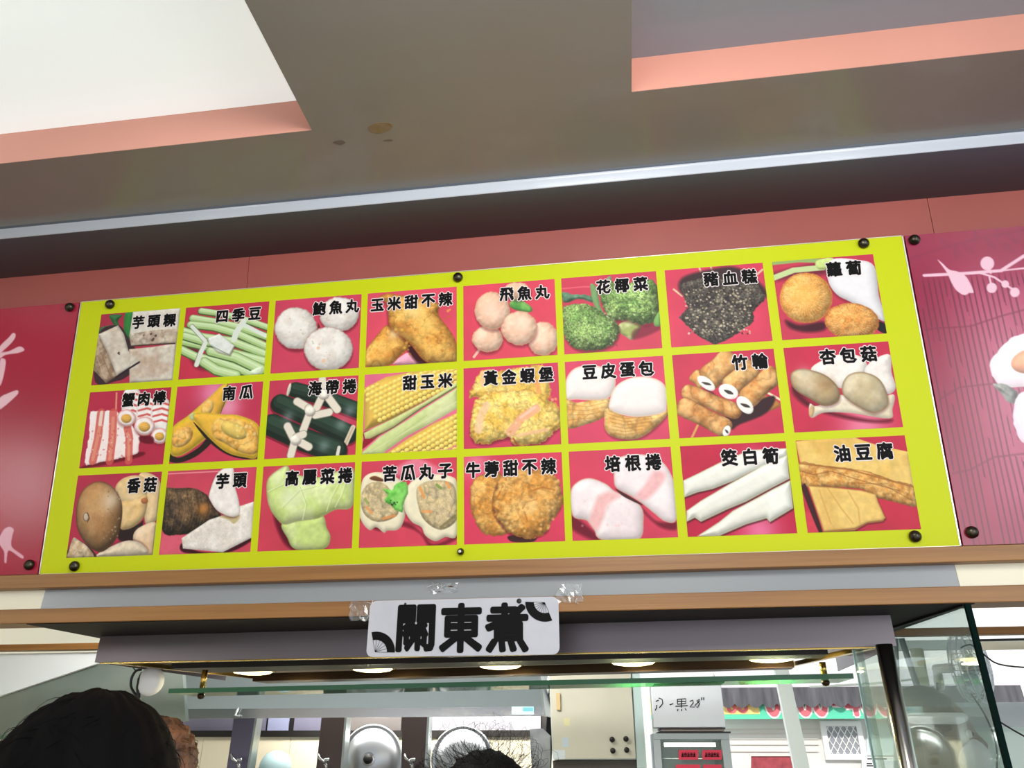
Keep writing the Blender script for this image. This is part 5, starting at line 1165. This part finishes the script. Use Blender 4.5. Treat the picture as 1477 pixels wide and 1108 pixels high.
# ------------------------------------------------------------------ right side beyond the pane: wall fan, rods, wall strip
YFN = 2.4
q = PY(1400, 962, YFN); R_ = (PY(1400, 962 + 52, YFN) - q).length
fan_ = thing('wall_fan', tuple(q), 'white caged wall fan turned sideways beyond the glass pane at right', 'fan')
ang = math.radians(52)
def fr_(r, t, h):
    x, z = r * math.cos(t), r * math.sin(t); return q + Vector((x * math.cos(ang) + h * math.sin(ang), x * math.sin(ang) * -1 * -1 - h * math.cos(ang), z))
M_cage = mat('fan_wire', (214, 218, 220), rough=.3, metal=.3)
L = []
for r, h in ((R_, 0), (R_, .03), (R_ * .98, -.03), (R_ * .75, .055), (R_ * .3, .07)): L.append(tube_vf([fr_(r, 2 * PI * k / 36, h) for k in range(37)], .004, 5))
for k in range(40):
    t = 2 * PI * k / 40; L.append(tube_vf([fr_(R_ * .22, t, .072), fr_(R_ * .7, t, .058), fr_(R_ * .95, t, .035), fr_(R_, t, 0), fr_(R_ * .9, t, -.05), fr_(R_ * .3, t, -.08)], .0018, 4))
v, f = merge(L); obj('cage', v, f, M_cage, fan_)
for k in range(3):
    t0 = 2 * PI * k / 3; V = []
    for r, a0, a1, hh0, hh1 in ((.2, -.3, .3, -.02, .02), (.55, -.55, .45, -.035, .03), (.86, -.5, .3, -.03, .02)):
        V += [fr_(R_ * r, t0 + a0, hh0), fr_(R_ * r, t0 + a1, hh1)]
    obj('blade', V, [[0, 1, 3, 2], [2, 3, 5, 4]], mat('fan_blade', (196, 206, 210), rough=.3), fan_)
v, f = sphere_vf(q, (R_ * .26, R_ * .26, R_ * .26), 20, 12); obj('hub', v, f, mat('fan_hub', (150, 160, 168), rough=.4), fan_, smooth=True)
tube('mount_arm', [fr_(0, 0, -.08), fr_(0, 0, -.16), fr_(0, 0, -.18) + Vector((.05, .1, -.08))], .025, M_plastic, fan_, 10)
v, f = tube_vf([PY(1352, 985, YFN), PY(1352, 1000, YFN), PY(1356, 1010, YFN), PY(1360, 1018, YFN), PY(1366, 1024, YFN)], .006, 6); obj('cord', v, f, M_black, fan_)
for i, (p0, p1, r_, lab, c) in enumerate((((1292, 921), (1296, 1010), .010, 'upright dark metal rod nearest the steel post', (90, 100, 104)), ((1300, 921), (1346, 1060), .014, 'slanting grey metal rod behind the glass pane', (120, 130, 132)), ((1322, 936), (1352, 1108), .030, 'thick cream pole leaning behind the glass pane', (196, 200, 176)))):
    o = tube('metal_rod', [PY(*p0, 1.9 + .15 * i), PY(*p1, 1.9 + .15 * i) + (PY(*p1, 1.9 + .15 * i) - PY(*p0, 1.9 + .15 * i)) * ((PY(*p1, 1.9 + .15 * i).z - .03) / (PY(*p0, 1.9 + .15 * i).z - PY(*p1, 1.9 + .15 * i).z))], r_, mat('rod_%d' % i, c, rough=.35, metal=.5 if i < 2 else 0), None, 12)
    tag(o, lab, 'rod')
rw = hexa('trim_5', [PY(1412, 925, 1.75), PY(1700, 918, 1.75), PY(1700, 915, 1.75), PY(1412, 922, 1.75)], M_black, None, d=(0, .02, 0)); tag(rw, 'thin dark line under the right transom', kind='structure')
sw = hexa('wall_right', [PY(1408, 938, 1.8), PY(1750, 930, 1.8), PY(1750, 919, 1.8), PY(1412, 926, 1.8)], M_cream, None, d=(0, .02, 0)); tag(sw, 'cream board under the right transom rail', kind='structure')
o = thing('white_board', tuple(PY(1450, 1108, 2.9)), 'pale green white partition low at the right edge', 'partition')
hexa('sheet', [PY(1290, 1250, 2.9), PY(1800, 1250, 2.9), PY(1800, 1046, 2.9), PY(1290, 1048, 2.9)], mat('partition_pale', (204, 220, 210), rough=.5), o, d=(0, .02, 0))
hexa('grey_band', [PY(1330, 1050, 2.86), PY(1800, 1046, 2.86), PY(1800, 1010, 2.86), PY(1330, 1014, 2.86)], mat('partition_grey', (176, 182, 184), rough=.5), o, d=(0, .02, 0))
wires = []
for i, pts in enumerate(([(1386, 935), (1400, 930), (1420, 945), (1440, 958), (1480, 963), (1540, 965)], [(1400, 1000), (1420, 1030), (1436, 1070), (1438, 1108), (1436, 1150)], [(1440, 1040), (1477, 1062), (1520, 1080)])):
    o = tube('cable', [PY(*p_, 2.2) for p_ in catmull(pts + pts[::-1][1:-1], 3)[:(len(pts) - 1) * 3 + 1]], .004, M_black, None, 6)
    tag(o, ('thin cable running right from the wall fan', 'thin cable hanging below the wall fan', 'short sloping cable at the right edge')[i], 'cable')

# ------------------------------------------------------------------ people
def skin_mesh(name, joints, edges, m, parent, sub=2):
    """joints: (x, y, z, rx, ry); grown with a skin modifier into one surface"""
    me = bpy.data.meshes.new('t'); me.from_pydata([j[:3] for j in joints], edges, [])
    o = bpy.data.objects.new('t', me); COL.objects.link(o)
    o.modifiers.new('skin', 'SKIN'); 
    if not me.skin_vertices: bpy.context.view_layer.update()
    if not me.skin_vertices: return None
    for i, j in enumerate(joints): me.skin_vertices[0].data[i].radius = (j[3], j[4]); me.skin_vertices[0].data[i].use_root = (i == 0)
    s = o.modifiers.new('sub', 'SUBSURF'); s.levels = sub; s.render_levels = sub
    dg = bpy.context.evaluated_depsgraph_get(); dg.update()
    m2 = bpy.data.meshes.new_from_object(o.evaluated_get(dg)); bpy.data.objects.remove(o)
    v = [tuple(q.co) for q in m2.vertices]; f = [list(p_.vertices) for p_ in m2.polygons]; bpy.data.meshes.remove(m2)
    return v, f
def person(hc, hr, face, label, top, hair_fn, hair_m, skin_c=(214, 160, 128), floor=0.0, pants=(50, 50, 60)):  # arms hang at the sides
    """hc: head centre, hr: head radius across, face: heading angle of the face"""
    s = hr / .080; H = Vector(hc)
    t = thing('person', (H.x, H.y, floor), label, 'person')
    R = Matrix.Rotation(face, 3, 'Z')
    hz = H.z - floor
    def L(x, y, z): return H + R @ Vector((x * s, y * s, 0)) + Vector((0, 0, z))
    ms = mat('skin_%d' % (skin_c[0] * 7 + skin_c[2]), skin_c, rough=.5, noise=(20, tuple(int(c * .93) for c in skin_c), .7))
    sh = -.245 * s; hip = -(hz) * .47; kn = -hz * .72
    J = [(L(0, -.01, hip), .125*s, .10*s), (L(0, -.01, (hip + sh) / 2), .12*s, .09*s), (L(0, -.01, sh - .04), .14*s, .095*s), (L(0, -.005, sh + .03), .06*s, .055*s), (L(0, .0, -.11 * s), .052*s, .055*s), (L(0, .005, -.05 * s), .07*s, .085*s)]
    E = [(0, 1), (1, 2), (2, 3), (3, 4), (4, 5)]; 
    for sx in (-1, 1):
        b = len(J); J += [(L(sx * .15, -.01, sh - .02), .055*s, .055*s), (L(sx * .19, -.01, sh - .29 * s), .043*s, .043*s), (L(sx * .195, .03, sh - .54 * s), .03*s, .03*s), (L(sx * .195, .04, sh - .61 * s), .018*s, .034*s)]
        E += [(2, b), (b, b + 1), (b + 1, b + 2), (b + 2, b + 3)]
        for k, (fx, fl) in enumerate(((-.03, .06), (-.012, .072), (.006, .07), (.022, .055))):
            c0 = len(J); J += [(L(sx * .195, .042 + fx, sh - .655 * s), .009*s, .009*s), (L(sx * .188, .046 + fx * 1.1, sh - (.655 + fl * .9) * s), .007*s, .007*s)]; E += [(b + 3, c0), (c0, c0 + 1)]
        c0 = len(J); J += [(L(sx * .19, .085, sh - .60 * s), .011*s, .011*s), (L(sx * .185, .098, sh - .645 * s), .008*s, .008*s)]; E += [(b + 3, c0), (c0, c0 + 1)]
    for sx in (-1, 1):
        b = len(J); J += [(L(sx * .09, -.01, hip - .06), .085*s, .085*s), (L(sx * .095, .0, kn), .055*s, .06*s), (L(sx * .10, -.02, -hz + .09), .036*s, .04*s), (L(sx * .105, .06, -hz + .035), .038*s, .030*s), (L(sx * .11, .15, -hz + .03), .034*s, .024*s)]
        E += [(0, b), (b, b + 1), (b + 1, b + 2), (b + 2, b + 3), (b + 3, b + 4)]
    r_ = skin_mesh('body', [tuple(j[0]) + (j[1], j[2]) for j in J], E, ms, t)
    v, f = r_
    # shaped head: brow, eye sockets, nose, chin, merged into the same body mesh
    def hf(d):
        e = 1.0
        e *= 1 + .05 * max(0, -d.z) * (1 if d.y > 0 else -.5) - .13 * max(0, -d.z - .35) * (1 - max(0, d.y))
        return e
    hv = []; vv, ff = sphere_vf((0, 0, 0), (.078, .098, .125), 40, 30, hf)
    for q in vv:
        q = Vector(q)
        if q.y > .05:
            g = math.exp(-(q.x / .013) ** 2) * math.exp(-((q.z + .018) / .026) ** 2); q.y += .024 * g
            for ex in (-.031, .031): q.y -= .011 * math.exp(-((q.x - ex) / .018) ** 2 - ((q.z - .012) / .014) ** 2)
            q.y += .006 * math.exp(-(q.x / .024) ** 2 - ((q.z + .062) / .008) ** 2) + .006 * math.exp(-(q.x / .022) ** 2 - ((q.z + .10) / .014) ** 2)
        hv.append(H + R @ (q * s))
    v, f = merge([(v, f), (hv, ff)])
    for ex in (-1, 1):
        ev, ef = sphere_vf((0, 0, 0), (.010, .024, .034), 12, 10); ev = [H + R @ (Vector(q) * s + Vector((ex * .080, -.008, -.005)) * s) for q in ev]; v, f = merge([(v, f), (ev, ef)])
    body = obj('body', v, f, ms, t, smooth=True)
    for ex in (-1, 1):
        ev, ef = sphere_vf((0, 0, 0), (.012, .012, .012), 14, 10); ev = [H + R @ ((Vector(q) + Vector((ex * .031, .080, .012))) * s) for q in ev]; obj('eye', ev, ef, mat('eye_white', (230, 226, 220), rough=.2), t, smooth=True)
        ev, ef = sphere_vf((0, 0, 0), (.006, .004, .006), 12, 8); ev = [H + R @ ((Vector(q) + Vector((ex * .031, .0905, .012))) * s) for q in ev]; obj('iris', ev, ef, M_black, t, smooth=True)
    ev, ef = sphere_vf((0, 0, 0), (.022, .006, .006), 14, 8); ev = [H + R @ ((Vector(q) + Vector((0, .094, -.062))) * s) for q in ev]; obj('lips', ev, ef, mat('lips', (186, 100, 92), rough=.45), t, smooth=True)
    # clothes: shirt and trousers grown over the same skeleton a little wider
    Js = [(j[0], j[1] * 1.13 + .008, j[2] * 1.13 + .008) for j in J]
    keep = [0, 1, 2, 6, 7, 17, 18]; 
    idx = {k: i for i, k in enumerate(keep)}
    def sub(keep, E2):
        idx = {k: i for i, k in enumerate(keep)}
        return skin_mesh('c', [tuple(Js[k][0]) + (Js[k][1], Js[k][2]) for k in keep], [(idx[a], idx[b]) for a, b in E2], None, t)
    a1 = 6; a2 = 6 + 4 + 10
    v, f = sub([0, 1, 2, a1, a1 + 1, a2, a2 + 1], [(0, 1), (1, 2), (2, a1), (a1, a1 + 1), (2, a2), (a2, a2 + 1)]); obj('shirt', v, f, mat('shirt_%d' % (top[0] * 3 + top[1]), top, rough=.8), t, smooth=True)
    l1 = 6 + 28; l2 = l1 + 5
    v, f = sub([0, l1, l1 + 1, l1 + 2, l2, l2 + 1, l2 + 2], [(0, l1), (l1, l1 + 1), (l1 + 1, l1 + 2), (0, l2), (l2, l2 + 1), (l2 + 1, l2 + 2)]); obj('trousers', v, f, mat('trousers', pants, rough=.8), t, smooth=True)
    V = hair_fn(H, R, s); 
    for nm, (v, f) in V: 
        h_ = obj(nm, v, f, hair_m, t, smooth=True)
        if nm == 'loose_strands': h_['kind'] = 'stuff'
    return t
M_hair = mat('black_hair', (5, 4, 5), rough=.75, spec=.1); M_ghair = mat('grey_brown_hair', (58, 36, 24), rough=.5, noise=(40, (150, 100, 68), .8), bump=.5, bscale=60)
def strands(H, s, rad, n, seed, length, r, lift=.3, curl=0.0, zmin=-.3):
    rg = random.Random(seed); L = []
    while len(L) < n:
        d = Vector((rg.gauss(0, 1), rg.gauss(0, 1), rg.gauss(0, 1))).normalized()
        if d.z < zmin: continue
        p0 = H + Vector((d.x * rad[0], d.y * rad[1], d.z * rad[2])) * .97
        t = Vector((d.y, -d.x, rg.uniform(-.4, .4))) * rg.choice((-1, 1)) + Vector((0, 0, -.4)); t = (t - d * t.dot(d)).normalized(); b = d.cross(t)
        P = []; l = length * rg.uniform(.5, 1.3); lf = lift * rg.uniform(.1, 1); cr_ = curl * rg.uniform(.5, 1.4); ph = rg.uniform(0, 6); N = 9 if curl else 6
        for k in range(N):
            u = k / (N - 1)
            q = p0 + t * l * u + d * (lf * l * math.sin(PI * u * .8) - l * l * u * u * .5 / rad[0] * (0 if curl else 1))
            if curl: q = p0 + d * (lf * l * u + cr_ * (1 - math.cos(u * 5.2))) + t * (l * u * .35 + cr_ * math.sin(u * 5.2)) + b * (cr_ * .5 * math.sin(u * 4 + ph))
            P.append(q)
        L.append(tube_vf(P, r, 3, r * .4, caps=False))
    return merge(L)
def cap(H, R, s, rad, fn=None, off=(0, 0, 0), n=64):
    rad = [a * s for a in rad]
    v, f = sphere_vf((0, 0, 0), rad, n, n * 2 // 3, fn); return [H + R @ (Vector(q) + Vector(off) * s) for q in v], f
def hair_bob(H, R, s):
    def fn(d):
        w_ = 1 + .012 * math.sin(d.x * 23 + d.z * 9) + .01 * math.sin(math.atan2(d.y, d.x) * 17)
        if d.z < -.55: w_ *= 1 - (-d.z - .55) * .25
        return w_
    rad = (.104, .112, .128)
    return [('hair', cap(H, R, s, rad, fn, (0, -.026, .018))), ('loose_strands', strands(H + R @ Vector((0, -.026 * s, .018 * s)), s, [a * s * 1.0 for a in rad], 240, 5, .05 * s, .0005, .16))]
def hair_short(H, R, s):
    def fn(d): return 1 + .028 * math.sin(d.z * 38 + 3 * math.sin(d.x * 5)) + .02 * math.sin(math.atan2(d.y, d.x) * 26)
    return [('hair', cap(H, R, s, (.084, .085, .098), fn, (0, -.046, .028), 72)), ('loose_strands', strands(H + R @ Vector((0, -.046 * s, .028 * s)), s, (.083 * s, .083 * s, .097 * s), 420, 8, .035 * s, .0009, .22, zmin=-.7))]
def hair_curly(H, R, s):
    def fn(d): return 1 + .03 * math.sin(d.x * 19) * math.sin(d.z * 17 + d.y * 11)
    rad = (.108, .116, .122)
    return [('hair', cap(H, R, s, rad, fn, (0, -.018, .018), 48)), ('loose_strands', strands(H + Vector((0, 0, .016 * s)), s, [a * s for a in rad], 620, 12, .09 * s, .0008, .35, .026 * s, zmin=-.1))]
def head_at(px, py, Y, rpx, hair_ratio):
    q = PY(px, py, Y); r = (PY(px + rpx, py, Y) - q).length; return q, r * .080 / hair_ratio
q, r_ = head_at(122, 1182, -.95, 126, .104)
person(q - Vector((0, 0, .015)), r_, 0.25, 'person with short black hair seen from behind at the lower left corner', (60, 62, 70), hair_bob, M_hair)
q, r_ = head_at(190, 1128, -.42, 56, .088)
person(q, r_, math.radians(150), 'person with wavy grey brown hair mostly hidden behind the black haired head', (120, 60, 50), hair_short, M_ghair, (206, 132, 88))
q, r_ = head_at(697, 1186, 1.30, 72, .108)
person(q, r_, math.radians(175), 'person with curly black hair in front of the hanging lids', (150, 150, 150), hair_curly, M_hair)
def hair_cap(H, R, s):
    def fn(d): return 1 + .02 * math.sin(d.z * 20 + 3 * math.sin(d.x * 5))
    return [('hair', cap(H, R, s, (.092, .098, .10), fn, (0, -.022, .04), 56))]
q, r_ = head_at(1352, 1066, 1.5, 50, .092)
tp = person(q, r_, math.radians(-112), 'person in white headband and face mask beyond the glass pane at right', (228, 228, 226), hair_cap, mat('soft_grey_hair', (112, 104, 98), rough=.7, bump=.4, bscale=50), (150, 134, 120))
R = Matrix.Rotation(math.radians(-112), 3, 'Z'); s = r_ / .08
v, f = sphere_vf((0, 0, 0), (.068 * s, .060 * s, .055 * s), 28, 18); obj('face_mask', [q + R @ (Vector(a) + Vector((0, .062, -.045)) * s) for a in v], f, mat('mask_cloth', (232, 232, 230), rough=.8), tp, smooth=True)
v, f = lathe_vf([(.094 * s, -.012), (.101 * s, 0), (.101 * s, .016), (.094 * s, .028)], 40, 'Z'); obj('headband', [q + R @ (Vector(a) + Vector((0, -.012, .045)) * s) for a in v], f, mat('mask_cloth', (0, 0, 0)), tp, smooth=True)
